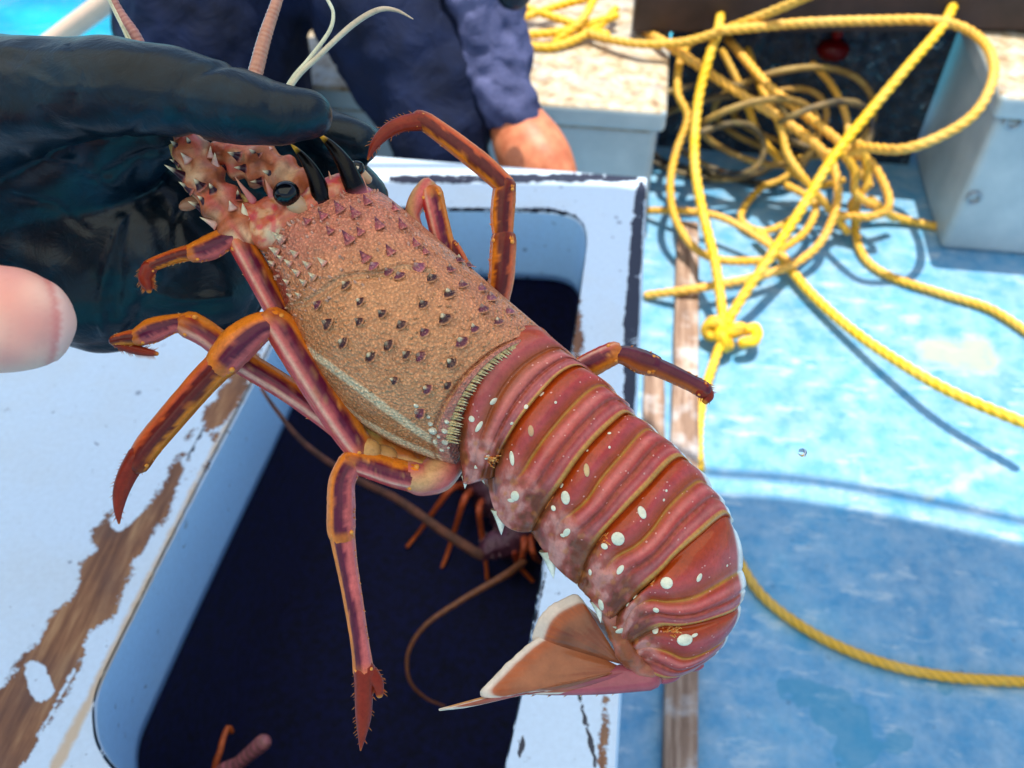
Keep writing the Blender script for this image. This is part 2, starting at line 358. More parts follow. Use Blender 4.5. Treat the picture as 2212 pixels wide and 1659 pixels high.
# ------------------------------------------------------------------ fish hold hatch
RIMZ = .4; WZ = RIMZ-.112; HZ = .03
OPEN = [(722, 452), (640, 640), (540, 840), (453, 1005), (355, 1194), (252, 1399), (212, 1480), (203, 1530), (210, 1600), (245, 1655), (320, 1705), (430, 1730), (700, 1740),
        (950, 1745), (1040, 1735), (1080, 1700), (1093, 1640), (1123, 1505), (1170, 1230), (1210, 940), (1250, 640), (1266, 530), (1264, 492), (1245, 468), (1205, 457), (1100, 452), (900, 451)]
op = [P(x, y, RIMZ) for x, y in OPEN]
q = []
for i in range(len(op)):
    a, b = op[i], op[(i+1) % len(op)]; n = max(1, int((b-a).length/.006))
    q += [a.lerp(b, k/n) for k in range(n)]
for _ in range(3): q = [(q[i-1]+q[i]*2+q[(i+1) % len(q)])/4 for i in range(len(q))]
op = q; cen = sum(op, Vector())/len(op)
oR0 = P(1396, 384, RIMZ); oR1 = P(1328, 1659, RIMZ)
dR = (oR1-oR0); oR1 = oR0+dR*1.25
outer = [Vector((-1.0, oR0.y, RIMZ)), oR0, oR1, Vector((-1.0, oR1.y, RIMZ))]
def hit(o, d):
    best = None
    for i in range(4):
        a, b = outer[i], outer[(i+1) % 4]; e = b-a; den = d.x*e.y-d.y*e.x
        if abs(den) < 1e-9: continue
        t = ((a.x-o.x)*e.y-(a.y-o.y)*e.x)/den; u = ((a.x-o.x)*d.y-(a.y-o.y)*d.x)/den
        if t > 0 and -1e-6 <= u <= 1+1e-6: best = t if best is None else min(best, t)
    return o+d*best
ot = [hit(cen, (p-cen).normalized()) for p in op]
for c_ in outer:                       # keep the corners sharp
    k = min(range(len(ot)), key=lambda i: (ot[i]-c_).length); ot[k] = c_.copy()
hatch = thing('hatch_box', 'chipped white painted fish hold hatch box with a rounded opening and worn brown timber', 'hatch')
mb = MB(); NR = 170
rows = []
edge = .006
for k in range(NR+1):
    t = (k/NR)**1.1; rows.append([a.lerp(b, t) for a, b in zip(op, ot)])
mb.grid([[p+Vector((0, 0, -.004)) for p in op]]+[[a+(b-a).normalized()*.003 for a, b in zip(op, ot)]]+rows[1:], [[(.5,)*3]*len(op)]*(NR+2), True)
sk = [[p+Vector((0, 0, -.006))+(p-cen).normalized()*.004 for p in ot], [p+Vector((0, 0, -.05))+(p-cen).normalized()*.004 for p in ot], [Vector((p.x, p.y, .0)) for p in ot]]
mb.grid([ot]+sk, [[(.5,)*3]*len(op)]*4, True)
WOODP = [[(560, 735, 10), (500, 850, 26), (462, 905, 22), (450, 930, 4)], [(392, 985, 6), (372, 1040, 14), (340, 1110, 22), (300, 1140, 30), (260, 1180, 44), (225, 1240, 50), (205, 1300, 46), (190, 1320, 40)],
         [(150, 1350, 42), (130, 1400, 52), (100, 1450, 56), (60, 1510, 60), (20, 1570, 66), (-30, 1640, 70)], [(245, 1110, 6), (215, 1160, 18), (235, 1210, 20)],
         [(1250, 680, 6), (1246, 740, 14), (1248, 790, 5)], [(1306, 1500, 4), (1300, 1659, 6)]]
random.seed(3)
for _ in range(46):
    t_ = random.random(); x_ = 575-555*t_+random.gauss(0, 26)-10; y_ = 740+840*t_+random.gauss(0, 20); l_ = random.uniform(3, 22); WOODP.append([(x_, y_, random.uniform(-3, 3)), (x_-l_*.5, y_+l_, random.uniform(-4, 2))])
for _ in range(26):
    t_ = random.random(); x_ = 1262-150*t_+random.gauss(0, 3); y_ = 560+1000*t_; WOODP.append([(x_, y_, random.uniform(-3, 1)), (x_-3, y_+random.uniform(5, 30), random.uniform(-4, 1))])
WHITE = [[(255, 1130, 20), (290, 1090, 26), (330, 1020, 8)], [(75, 1450, 22), (90, 1490, 26)], [(165, 1440, 5), (100, 1560, 5)]]
TARP = [[(845, 388, 9), (1370, 383, 9)], [(1386, 400, 10), (1378, 470, 13), (1370, 600, 13), (1364, 700, 17), (1360, 870, 13), (1352, 1000, 6)], [(850, 452, 6), (940, 458, 7), (1100, 453, 5), (1200, 456, 5), (1250, 470, 4)],
        [(1250, 700, 4), (1240, 800, 3)], [(1130, 1600, 8), (1120, 1640, 3)], [(1250, 1500, 5), (1290, 1659, 6)], [(1180, 1230, 3), (1125, 1500, 3)], [(560, 745, 4), (480, 850, 3), (400, 1000, 3), (330, 1130, 2)],
        [(430, 1010, -3), (390, 1090, -2)]]
RUSTP = [[(590, 735, 3), (445, 1003, 5), (350, 1195, 6), (262, 1370, 7), (185, 1530, 9), (118, 1659, 12)]]
def fld(mbx, name, pls, s, neg=None):
    vals = []
    for v in mbx.v:
        x, y = proj(v); f = max(max(-1, min(1, pdist(x, y, q_)/s)) for q_ in pls)
        if neg: f = min(f, -max(max(-1, min(1, pdist(x, y, q_)/14)) for q_ in neg))
        vals.append(f+.5 if name != 'rust' else f*.5+.5 if f > -1 else -.6)
    mbx.a[name] = vals
fld(mb, 'wood', WOODP, 34, WHITE); fld(mb, 'tar', TARP, 10); fld(mb, 'rust', RUSTP, 10)
mb.a['tar'] = [min(.9, x) if x > .2 else -1.05+0*x for x in mb.a['tar']]
rim = mb.build('rim', M_BOX, hatch)
mb = MB()
r_ = [[p+Vector((0, 0, -.004)) for p in op], [Vector((p.x, p.y, RIMZ-.03)) for p in op], [Vector((p.x, p.y, WZ)) for p in op], [Vector((p.x, p.y, WZ))+(p-cen).normalized()*.012 for p in op]]
rr = [r_[0]]+[[a.lerp(b, k/8) for a, b in zip(r_[0], r_[2])] for k in range(1, 9)]+[r_[3]]
mb.grid(rr, [[(.5,)*3]*len(op)]*len(rr), True); fld(mb, 'tar', [[(850, 462, 3), (1250, 475, 3)], [(960, 500, 0), (1240, 505, 1)]], 10); mb.a['tar'] = [x-.6 for x in mb.a['tar']]
mb.a['wood'] = [-1.]*len(mb.v); mb.a['rust'] = [-1.]*len(mb.v)
mb.build('inner_wall', M_WALL, hatch)
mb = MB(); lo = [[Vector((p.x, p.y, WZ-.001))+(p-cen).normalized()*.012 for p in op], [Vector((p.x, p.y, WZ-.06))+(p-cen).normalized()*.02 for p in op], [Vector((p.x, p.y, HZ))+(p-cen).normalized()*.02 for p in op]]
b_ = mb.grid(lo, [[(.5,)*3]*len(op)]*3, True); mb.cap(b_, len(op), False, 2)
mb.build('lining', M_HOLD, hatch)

# ------------------------------------------------------------------ lockers, bulkhead, beam, battens
def locker(name, label, pts_x, yf, yb, h):
    o = thing(name, label, 'locker'); x0, x1 = pts_x
    m1 = MB(); m1.box((x0+.012, yf+.012, 0), (x1-.012, yb-.01, h-.045)); bevel(m1.build('body', M_LOCK, o, False), .012, 3)
    m2 = MB(); m2.box((x0, yf, h-.043), (x1, yb, h)); bevel(m2.build('lid', M_LOCK, o, False), .01, 3); return o
YF = P(1300, 488, 0).y
xl0 = VY(560, 300, YF).x; xl1 = VY(1434, 300, YF).x; xr0 = P(2000, 484, 0).x
locker('deck_locker', 'low pale grey locker with sun bleached top behind the worker in navy', (xl0, xl1), YF, 1.93, .25)
lk = locker('deck_locker', 'pale grey locker at the right edge under the yellow rope loop', (xr0, 1.9), YF, 1.93, .32)
for x_, y_, r_ in ((2190, 262, .013), (2104, 428, .011)):
    c_ = VY(x_, y_, YF+.009); mb = MB(); pts = [c_+Vector((r_*math.cos(a), 0, r_*math.sin(a))) for a in [2*math.pi*k/24 for k in range(25)]]; mb.tube(pts, [.0028]*25, 8, s2l((90, 100, 105)), ref=(0, 1, 0)); mb.build('drain_ring', M_TUBE, lk)
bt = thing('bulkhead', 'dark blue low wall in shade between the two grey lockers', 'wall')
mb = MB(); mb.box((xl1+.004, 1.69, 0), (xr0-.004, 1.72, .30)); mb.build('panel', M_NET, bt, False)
A = VY(1365, 74, 1.655); B_ = VY(2230, 44, 1.60)
bm_ = thing('plank', 'thick dark brown weathered board lying across the lockers at the top', 'plank')
mb = MB(); zt = .40
for seg_ in range(1):
    k = [mb.vert(p) for p in (A, B_+Vector((.3, 0, 0)), Vector((B_.x+.3, 1.9, B_.z)), Vector((A.x, 1.9, A.z)), A+Vector((0, 0, .075)), B_+Vector((.3, 0, .075)), Vector((B_.x+.3, 1.9, B_.z+.075)), Vector((A.x, 1.9, A.z+.075)))]
    for f in ((0,3,2,1),(4,5,6,7),(0,1,5,4),(1,2,6,5),(2,3,7,6),(3,0,4,7)): mb.f.append(tuple(k[i] for i in f))
bevel(mb.build('board', M_BEAM, bm_, False), .008, 2)
def batten(name, label, a, b, z, wpx):
    mb = MB(); a0 = P(a[0], a[1], z); b0 = P(b[0], b[1], z); wd = (P(a[0]+wpx, a[1], z)-a0).length
    n = 60; rows = []
    d = (b0-a0).normalized(); s_ = Vector((-d.y, d.x, 0))
    for i in range(n+1):
        p = a0.lerp(b0, i/n); j = .0015*noise.noise(p*20); rows.append([p+s_*(sx*(wd/2+j))+Vector((0, 0, dz)) for sx, dz in ((-1, -z+.001), (-1, -.003), (-.85, 0), (.85, 0), (1, -.003), (1, -z+.001))])
    b = mb.grid(rows, [[(.5,)*3]*6]*(n+1), True); mb.cap(b, 6); mb.cap(b, 6, True, n)
    return tag(mb.build(name, M_WOOD), label, 'batten')
batten('batten', 'long bare wooden strip lying on the blue deck beside the hatch box', (1487, 478), (1470, 1690), .022, 46)
batten('batten', 'short tan wooden strip tight against the side of the hatch box', (1414, 800), (1412, 1010), .016, 44)
# rail and water edge at the left
rl = thing('rail', 'pale blurred handrail over turquoise water at the upper left', 'rail')
mb = MB(); a = VY(60, 130, 1.5); b = VY(290, -40, 1.5); dd = (b-a); mb.tube([a-dd*1.2, a, b, b+dd*1.5], [.019]*4, 16); mb.build('tube', M_RAIL, rl)
mb = MB(); a = VY(225, 110, 1.65); b = VY(300, 60, 1.65); mb.tube([a-(b-a)*2, a, b, b+(b-a)], [.006]*4, 10); mb.build('wire', M_RAIL, rl)

# ------------------------------------------------------------------ awning that shades the near half of the boat
aw = thing('awning', 'pale canvas awning on a bent tube above the deck', 'awning')
AZ = 1.95
edge_px = [(-1500, 860), (-300, 860), (600, 862), (1200, 866), (1350, 890), (1430, 975), (1510, 1018), (1700, 1032), (1900, 1062), (2100, 1102), (2300, 1150), (2700, 1280)]
def up(p, z=AZ): return p+SV*(z/SV.z)
ep = [up(P(x, y, 0)) for x, y in even(edge_px, 60)]
gp = [up(P(x, y+(46 if x > 0 else 46)*(.55+.45*min(1.6, max(0, x)/1900)), 0)) for x, y in even(edge_px, 60)]
mb = MB(); mb.tube(ep, [.0075]*60, 12, ref=(0, 0, 1)); mb.build('frame_tube', M_TUBE, aw)
mb = MB(); rows = [gp]+[[Vector((p.x, p.y+(-1.6-p.y)*k/10, AZ+.18*math.sin(math.pi*k/10))) for p in gp] for k in range(1, 11)]
mb.grid(rows, [[(.5,)*3]*60]*11); o = mb.build('canvas', M_CANVAS, aw)

# ------------------------------------------------------------------ ropes
YEL = s2l((255, 200, 12)); YEL2 = s2l((250, 184, 62)); YOL = s2l((236, 178, 40)); 
def rope(label, pts, r=.0085, col=YEL, group='yellow ropes on the deck'):
    """pts: (x, y, height)"""
    w3 = [tuple(P(x, y, z+r)) for x, y, z in pts]
    L = sum(math.dist(a, b) for a, b in zip(w3, w3[1:])); path = even(w3, max(12, int(L/.0028)), 3)
    r *= .86; pitch = 2*math.pi/(r*6.2)
    dark = tuple(c*.55 for c in col)
    def pr(s, a, t): return 1+.22*(abs(math.cos(1.5*(a-pitch*s/1.0)))-.6)
    def cc(s, a, t):
        k = abs(math.cos(1.5*(a-pitch*s))); return mix(dark, col, .15+1.1*k)
    mb = MB(); mb.tube(path, [r]*len(path), 24, cc, pr, ref=(.1, .2, 1)); return tag(mb.build('rope', M_ROPE), label, 'rope', group)
KN = (1560, 712)
rope('bright yellow rope running from the board down to the left side of the knot', [(1557, 30, .30), (1550, 70, .29), (1530, 130, .26), (1508, 220, .21), (1500, 340, .16), (1516, 450, .12), (1543, 560, .08), (1556, 640, .05), (1562, 695, .035)], .0095, YEL)
rope('bright yellow rope slanting from the upper right corner down to the knot', [(2075, -30, .36), (2040, 50, .34), (1960, 145, .30), (1880, 240, .25), (1800, 340, .2), (1735, 445, .15), (1660, 560, .1), (1605, 640, .06), (1572, 695, .035)], .0095, YEL)
rope('yellow rope end hanging below the knot beside the wooden strip', [(1560, 735, .03), (1545, 775, .02), (1524, 840, .012), (1512, 900, .0), (1508, 960, 0), (1512, 1010, 0)], .0085, YEL)
rope('yellow rope sagging across the top of the picture in front of the dark board', [(1240, 55, .26), (1290, 78, .26), (1380, 95, .27), (1480, 90, .28), (1570, 62, .31), (1660, 28, .35), (1760, -15, .4)], .0085, YOL)
rope('yellow rope making the big round loop over the right locker', [(1560, 66, .325), (1680, 54, .33), (1760, 48, .335), (1900, 44, .34), (2010, 44, .345), (2085, 62, .335), (2135, 105, .34), (2146, 165, .33), (2110, 240, .3), (2040, 290, .27), (1950, 322, .24), (1860, 318, .2), (1838, 330, .17)], .009, YEL2)
rope('upper of two parallel ropes slanting over the dark gap', [(1548, 55, .22), (1590, 105, .235), (1660, 185, .22), (1730, 240, .19), (1800, 295, .16), (1850, 340, .13)], .009, YEL2)
rope('lower of two parallel ropes slanting over the dark gap', [(1395, 70, .24), (1440, 95, .262), (1520, 150, .23), (1610, 210, .2), (1700, 265, .17), (1770, 320, .14), (1800, 370, .1)], .0095, YEL2)
rope('faded yellow rope leaving the tangle to the right edge below the locker', [(1850, 440, .05), (1848, 500, .01), (1870, 560, 0), (1930, 600, 0), (2040, 636, 0), (2140, 668, 0), (2230, 725, 0)], .0085, YOL)
rope('orange yellow rope crossing the sunlit deck diagonally to the right edge', [(1640, 500, .02), (1690, 560, .012), (1750, 632, .01), (1830, 705, .015), (1930, 775, .03), (2060, 850, .05), (2240, 925, .07)], .0095, YEL)
rope('faded yellow rope lying along the foot of the right locker', [(1880, 430, .05), (1925, 465, .012), (2000, 485, 0), (2100, 503, 0), (2230, 515, 0)], .0085, YOL)
rope('yellow rope curving through the shaded deck at the lower right', [(1540, 1100, 0), (1590, 1200, 0), (1650, 1290, 0), (1760, 1370, 0), (1900, 1430, 0), (2050, 1462, 0), (2230, 1474, 0)], .0075, YOL)
rope('upper of two thin ropes coming from behind the hatch box', [(1395, 455, .01), (1480, 456, .04), (1560, 470, .05), (1640, 515, .04), (1700, 560, .03)], .0075, YEL2)
rope('lower of two thin ropes coming from behind the hatch box', [(1398, 638, .0), (1500, 624, .03), (1620, 602, .03), (1715, 570, .03), (1775, 520, .05), (1808, 440, .09), (1806, 380, .12), (1790, 330, .14)], .0085, YEL2)
rope('yellow rope bending round beside the head of the wooden strip', [(1500, 80, .24), (1470, 130, .23), (1464, 200, .2), (1485, 255, .17), (1460, 330, .13), (1448, 400, .1), (1458, 470, .07), (1500, 535, .05), (1560, 562, .05), (1650, 563, .04)], .008, YOL)
rope('yellow rope dropping steeply through the middle of the tangle', [(1610, 90, .22), (1640, 180, .2), (1685, 270, .17), (1700, 330, .14), (1740, 390, .11), (1790, 450, .06), (1830, 500, .02)], .008, YOL)
rope('small yellow loop at the right of the tangle', [(1830, 320, .15), (1880, 350, .13), (1915, 410, .1), (1918, 450, .08), (1880, 468, .06), (1830, 465, .05), (1800, 468, .05)], .0085, YEL2)
rope('yellow rope twisting down beside the small loop', [(1820, 330, .15), (1845, 370, .12), (1850, 420, .09), (1900, 450, .06), (1930, 470, .03)], .0085, YOL)
rope('second strand beside the small loop', [(1855, 310, .16), (1870, 350, .13), (1872, 400, .1), (1840, 440, .06), (1850, 480, .03)], .0085, YOL)
rope('thin yellow rope crossing the centre of the tangle', [(1700, 400, .07), (1760, 440, .06), (1740, 500, .04), (1680, 545, .03), (1640, 580, .02)], .008, YOL)
for k, (lab, pts) in enumerate([('yellow rope strand at the top left of the heap beside the sleeve', [(1110, 45, .26), (1200, 15, .27), (1330, -20, .3)]), ('yellow rope strand level across the heap above the left locker', [(1110, 75, .25), (1200, 70, .26), (1330, 35, .27)]),
        ('yellow rope strand dipping over the left locker edge', [(1120, 95, .25), (1200, 100, .25), (1290, 60, .26), (1330, 20, .27)]), ('yellow rope strand rising steeply on the left locker', [(1200, 90, .25), (1260, 40, .28), (1290, -20, .3)]),
        ('short rope strand crossing the heap on the left locker', [(1130, 15, .27), (1220, 45, .26), (1310, 75, .255)])]):
    rope(lab, pts, .0085, YEL)
rope('thin rope strand hanging left of the dark gap in a shallow bow', [(1560, 110, .24), (1600, 190, .19), (1640, 290, .12), (1700, 360, .07), (1760, 400, .05), (1820, 390, .07)], .0075, YOL)
rope('yellow strand rising from the tangle to the plank at the right of the gap', [(1700, 62, .22), (1750, 130, .2), (1800, 190, .17), (1830, 260, .13), (1835, 340, .1), (1880, 400, .06)], .0075, YEL2)
rope('loop of rope lying open on the deck left of the knot', [(1720, 470, .02), (1650, 500, .01), (1600, 470, .01), (1640, 410, .015), (1700, 380, .03), (1730, 340, .06)], .0075, YOL)
# the knot
kn = thing('knot', 'fat overhand knot of bright yellow rope on the sunlit deck', 'knot')
kc = P(KN[0]+4, KN[1]+8, .035); R_ = .023
def knot_pt(t):
    a = 2*math.pi*t; return kc+Vector((R_*.62*(math.sin(a)+1.1*math.sin(2*a)), R_*.5*(math.cos(a)-1.1*math.cos(2*a)), R_*.45*math.sin(3*a)))
pth = [knot_pt(i/120) for i in range(121)]; mb = MB(); pk = 2*math.pi/.08
mb.tube(pth, [.0105]*121, 24, lambda s, a, t: mix(tuple(c*.5 for c in YEL), YEL, .15+1.1*abs(math.cos(1.5*(a-pk*s)))), lambda s, a, t: 1+.16*(abs(math.cos(1.5*(a-pk*s)))-.6), ref=(.3, .2, 1)); mb.build('strand', M_ROPE, kn)
e = [kc+Vector((.01, .01, 0)), kc+Vector((.035, .012, .0)), kc+Vector((.052, .018, 0)), kc+Vector((.05, -.008, 0)), kc+Vector((.03, -.018, 0))]
e = even([tuple(p) for p in e], 40, 3); mb = MB(); mb.tube(e, [.009]*40, 24, YEL, lambda s, a, t: 1+.16*(abs(math.cos(1.5*(a-pk*s)))-.6), ref=(.3, .2, 1)); mb.build('rope_end', M_ROPE, kn)
# dark tarred coils and a red float in the gap
random.seed(5)
xa = VY(1470, 200, 1.62).x; xb = VY(1900, 200, 1.62).x
for i in range(7):
    cx = random.uniform(xa+.04, xb-.04); cz = random.uniform(.05, .18); rr_ = random.uniform(.05, .13); cy = random.uniform(1.5, 1.62); th = random.uniform(0, 3)
    pts = []
    for k in range(15):
        a = th+k/14*2*math.pi*1.1; pts.append((cx+rr_*1.3*math.cos(a), cy+.02*math.sin(2*a), max(.008, cz+rr_*math.sin(a)*.8)))
    pa = even(pts, 80, 3); mb = MB(); pc = 2*math.pi/.06; col = random.choice([s2l((12, 16, 22)), s2l((150, 105, 20)), s2l((120, 90, 25))])
    mb.tube(pa, [.006]*80, 14, col, lambda s, a, t: 1+.2*(abs(math.cos(1.5*(a-pc*s)))-.6), ref=(.2, .3, 1))
    tag(mb.build('rope', M_ROPE), 'dark shaded rope coil in the gap between the lockers', 'rope', 'dark coils between the lockers')
fc = VY(1800, 108, 1.68); mb = MB(); mb.ell(fc, (Vector((.03, 0, 0)), Vector((0, .025, 0)), Vector((0, 0, .02))), s2l((80, 3, 6)), 14, 20); mb.tube([fc+Vector((0, 0, .03)), fc+Vector((0, 0, .048))], [.010, .008], 12, s2l((110, 6, 10)))
tag(mb.build('float', M_HORN), 'small red float half hidden under the brown board', 'float')

# ------------------------------------------------------------------ worker in navy behind the hatch
def W(x, y, Y, rpx): p = VY(x, y, Y); d = (RM.transposed() @ (p-CL)).z*-1; return (p, rpx*d/F)
wk = thing('person', 'worker in navy overalls with rolled sleeve bending behind the hatch box', 'person')
def fold(s, amp):
    def f(co): return amp*(noise.noise(Vector((co.x*s, co.y*s, co.z*s*.45)))+.5*noise.noise(co*s*2.2))+amp*.8*abs(noise.noise(Vector((co.x*s*.7+co.z*s, co.y*s, 3))))
    return f
blob('body', [[W(1040, -60, 1.30, 58), W(1075, 120, 1.24, 54), W(1110, 250, 1.18, 60), W(1150, 330, 1.13, 78), W(1185, 372, 1.1, 62), W(1200, 430, 1.08, 55)],
              [W(1200, 430, 1.08, 40), W(1230, 470, 1.05, 22)], [W(1190, 430, 1.08, 40), W(1200, 490, 1.06, 20)], [W(1170, 430, 1.08, 40), W(1165, 490, 1.07, 20)], [W(1150, 430, 1.08, 36), W(1130, 480, 1.08, 18)], [W(1140, 390, 1.1, 36), W(1090, 430, 1.1, 20)],
              [W(700, -500, 1.5, 220), W(800, -300, 1.45, 210), W(1000, -180, 1.35, 90), W(1040, -60, 1.3, 58)]], M_SKIN2, wk, .006, 6)
blob('overalls', [[W(720, -500, 1.48, 300), W(700, -300, 1.45, 300), W(500, -120, 1.35, 215), W(465, 60, 1.3, 205), W(470, 230, 1.26, 195), W(500, 420, 1.24, 175), W(510, 640, 1.22, 150)],
                  [W(720, -300, 1.45, 290), W(800, -120, 1.38, 200), W(865, 20, 1.3, 180), W(915, 140, 1.24, 160), W(940, 250, 1.18, 122), W(945, 300, 1.15, 108), W(950, 420, 1.14, 100), W(955, 560, 1.14, 95)]], M_NAVY, wk, .008, 6, fold(14, .012))
blob('sleeve', [[W(960, -240, 1.36, 110), W(1020, -100, 1.28, 86), W(1050, 20, 1.235, 78), W(1064, 120, 1.205, 72), W(1082, 200, 1.18, 66), W(1100, 238, 1.165, 58)]], M_SHIRT, wk, .005, 4, fold(26, .012))
blob('glove', [[W(1105, -70, 1.1, 60), W(1110, -20, 1.1, 42)]], M_GLOVE, wk, .005, 4)

# ------------------------------------------------------------------ spiny lobster
lob = thing('spiny_lobster', 'big reddish brown spiny lobster held up by its antennae, tail curling', 'lobster')
D0 = .42; PX = D0/F
TOC = -(RM @ Vector((0, 0, -1)))     # towards the camera
def L3(x, y, b=0): return V(x, y, D0-b*PX)   # b = how many px the point stands out towards the camera
TAN = s2l((234, 158, 108)); PINK = s2l((228, 130, 112)); BRN = s2l((200, 122, 74)); CREAM = s2l((240, 222, 185)); PURP = s2l((75, 25, 50))
ST = [((556, 500), (742, 398), 8, 70), ((566, 535), (815, 412), 14, 95), ((590, 592), (872, 452), 22, 120), ((615, 660), (945, 515), 30, 140), ((645, 740), (1020, 580), 42, 158), ((690, 820), (1088, 640), 55, 168),
      ((760, 900), (1142, 686), 66, 165), ((850, 958), (1176, 716), 78, 155), ((932, 990), (1192, 738), 88, 145), ((985, 1003), (1199, 752), 92, 138)]
def carapace():
    mb = MB(); NU, NV, NB = 230, 170, 24; rows = []; cols = []
    flat = cr([(a[0], a[1], b[0], b[1], s, h) for a, b, s, h in ST], NU)
    hd = Vector((-.66, -.75))
    GRO = [(625, 662, 5), (660, 655, 6), (700, 632, 6), (735, 604, 6), (765, 596, 5), (830, 592, 4), (870, 575, 3), (930, 585, 2)]
    LN1 = [(640, 735, 3), (655, 748, 5), (740, 812, 6), (820, 872, 7), (900, 930, 6), (975, 978, 4)]
    LN2 = [(735, 872, 3), (780, 908, 4), (860, 952, 5), (940, 986, 5), (985, 1000, 3)]
    RED = [(595, 590, 8), (605, 620, 13), (615, 650, 8)]
    grid2 = []
    for i, (lx, ly, rx, ry, s, h) in enumerate(flat):
        u = i/(NU-1); row = []; cc = []; g = []
        for j in range(NV+NB):
            if j < NV: th = math.pi*j/(NV-1); back = 1
            else: th = math.pi+math.pi*(j-NV+1)/(NB+1); back = .45
            c, sn = -math.cos(th), math.sin(th)
            x = (lx+rx)/2+(rx-lx)/2*c+hd.x*s*max(0, sn); y = (ly+ry)/2+(ry-ly)/2*c+hd.y*s*max(0, sn)
            b = h*sn*back-12
            # relief: groove, rear rim, side keels
            if j < NV:
                gr = pdist(x, y, GRO); dz = -9*sst(-9, 2, gr)
                dz += 6*sst(.925, .945, u)*(1-sst(.985, 1., u)) - 6*math.exp(-((u-.915)/.012)**2)
                dz += 3.5*sst(-8, 0, pdist(x, y, LN1))+3*sst(-6, 0, pdist(x, y, LN2))
                if u < .12: dz -= 25*(1-u/.12)**2*sn
                dz += 3*noise.noise(Vector((x*.02, y*.02, 1)))+1.2*noise.noise(Vector((x*.09, y*.09, 5)))
                # outward along the ellipse normal
                x += (rx-lx)/abs(rx-lx+.001)*c*dz*.6*.0; b += dz*max(.25, sn)
                ln = max(sst(-5, 1, pdist(x, y, LN1)), sst(-4, 1, pdist(x, y, LN2)))
                front = 1-sst(.16, .42, u+.04*n3((x*.02, y*.02, 0), 1)); right = sst(.55, .85, j/NV)
                col = mix(TAN, PINK, .75*front+.35*right*(1-front)); low = 1-sst(.1, .34, j/NV)
                col = mix(col, BRN, low*.7*(1-front*.7)); col = mix(col, s2l((190, 118, 72)), (1-sst(.02, .16, j/NV))*sst(.3, .5, u))
                col = mix(col, s2l((205, 180, 150)), (1-sst(.0, .1, u))*(1-sst(.25, .5, j/NV)))
                col = mix(col, s2l((205, 165, 125)), .9*math.exp(-(gr/2.5)**2) if gr > -12 else 0)
                col = mix(col, s2l((255, 218, 176)), ln*.95); col = mix(col, s2l((170, 50, 50)), sst(-4, 2, pdist(x, y, RED))*.8)
                col = mix(col, s2l((205, 120, 112)), sst(.925, .94, u)*.8); col = mix(col, s2l((150, 70, 40)), math.exp(-((u-.915)/.008)**2)*.8); col = mix(col, s2l((150, 78, 66)), sst(.985, 1, u))
            else: col = s2l((205, 175, 130))
            row.append(L3(x, y, b)); cc.append(col); g.append((x, y))
        rows.append(row); cols.append(cc); grid2.append(g)
    base = mb.grid(rows, cols, True); n = NV+NB; mb.cap(base, n, False); mb.cap(base, n, True, NU-1); mb.c[-1] = s2l((92, 40, 30))  # cap centre coloured dark to read as a shadowed gap behind the rim
    def surf(x, y):
        best = None; bi = 0
        for i in range(0, NU, 3):
            for j in range(4, NV-4, 3):
                gx, gy = grid2[i][j]; d = (gx-x)**2+(gy-y)**2
                if best is None or d < best: best = d; bi = (i, j)
        i0, j0 = bi
        for i in range(max(1, i0-3), min(NU-1, i0+4)):
            for j in range(max(1, j0-3), min(NV-1, j0+4)):
                gx, gy = grid2[i][j]; d = (gx-x)**2+(gy-y)**2
                if d < best: best = d; bi = (i, j)
        i, j = bi; i = max(1, min(NU-2, i)); p = rows[i][j]; nn = (rows[i][j+1]-rows[i][j-1]).cross(rows[i+1][j]-rows[i-1][j]).normalized()
        if nn.dot(TOC) < 0: nn = -nn
        return p, nn
    fwd = (V(640, 430, D0)-V(1040, 880, D0)).normalized()
    def spine(x, y, ln, r, col=PURP, tip=CREAM, lean=.75, tt=.7):
        p, nn = surf(x, y); d = (nn*(1-lean*.5)+fwd*lean).normalized(); mb.cone(p-nn*r*.15*PX, p+d*ln*PX, r*PX, col, tip, 12, None, tt, 1.6, TAN if y > 590 else PINK)
    DP = s2l((58, 16, 36)); LP = s2l((112, 44, 72)); LIL = s2l((160, 84, 112))
    big = [(745, 612, DP), (778, 647, DP), (826, 672, DP), (914, 655, DP), (868, 696, DP), (778, 690, DP), (839, 740, DP), (800, 765, DP), (851, 818, DP), (740, 735, DP), (708, 695, DP), (686, 655, LP), (915, 715, LP), (962, 684, DP),
           (1024, 708, LP), (995, 735, LP), (975, 780, DP), (877, 762, DP), (908, 765, LP), (968, 828, DP), (924, 835, LP), (905, 888, LP), (838, 585, LP), (860, 590, LP), (930, 596, DP), (970, 630, DP), (972, 577, LP), (1000, 612, LP),
           (903, 573, LIL), (1043, 664, LP), (1075, 690, LP), (1015, 570, LP), (992, 558, LP), (805, 570, LIL), (1100, 670, LIL), (1060, 640, LIL), (1040, 620, LIL)]
    for x, y, c in big: spine(x, y+4, random.uniform(9, 17), random.uniform(7.5, 11.5), c, CREAM if random.random() < .45 else mix(c, CREAM, .35), .7, .62)
    for x, y, L_, r in [(757, 520, 44, 12), (790, 560, 36, 11), (770, 465, 38, 11), (822, 492, 40, 11), (700, 415, 36, 11), (715, 500, 26, 8), (845, 545, 34, 10), (870, 490, 34, 10), (735, 455, 40, 11), (900, 530, 28, 9), (795, 440, 32, 10), (855, 455, 30, 9), (780, 505, 26, 9), (665, 480, 22, 9), (920, 545, 24, 8), (700, 470, 30, 10)]:
        spine(x, y, L_*.66, r*.78, s2l((190, 92, 104)), s2l((120, 50, 80)), .95, .6)
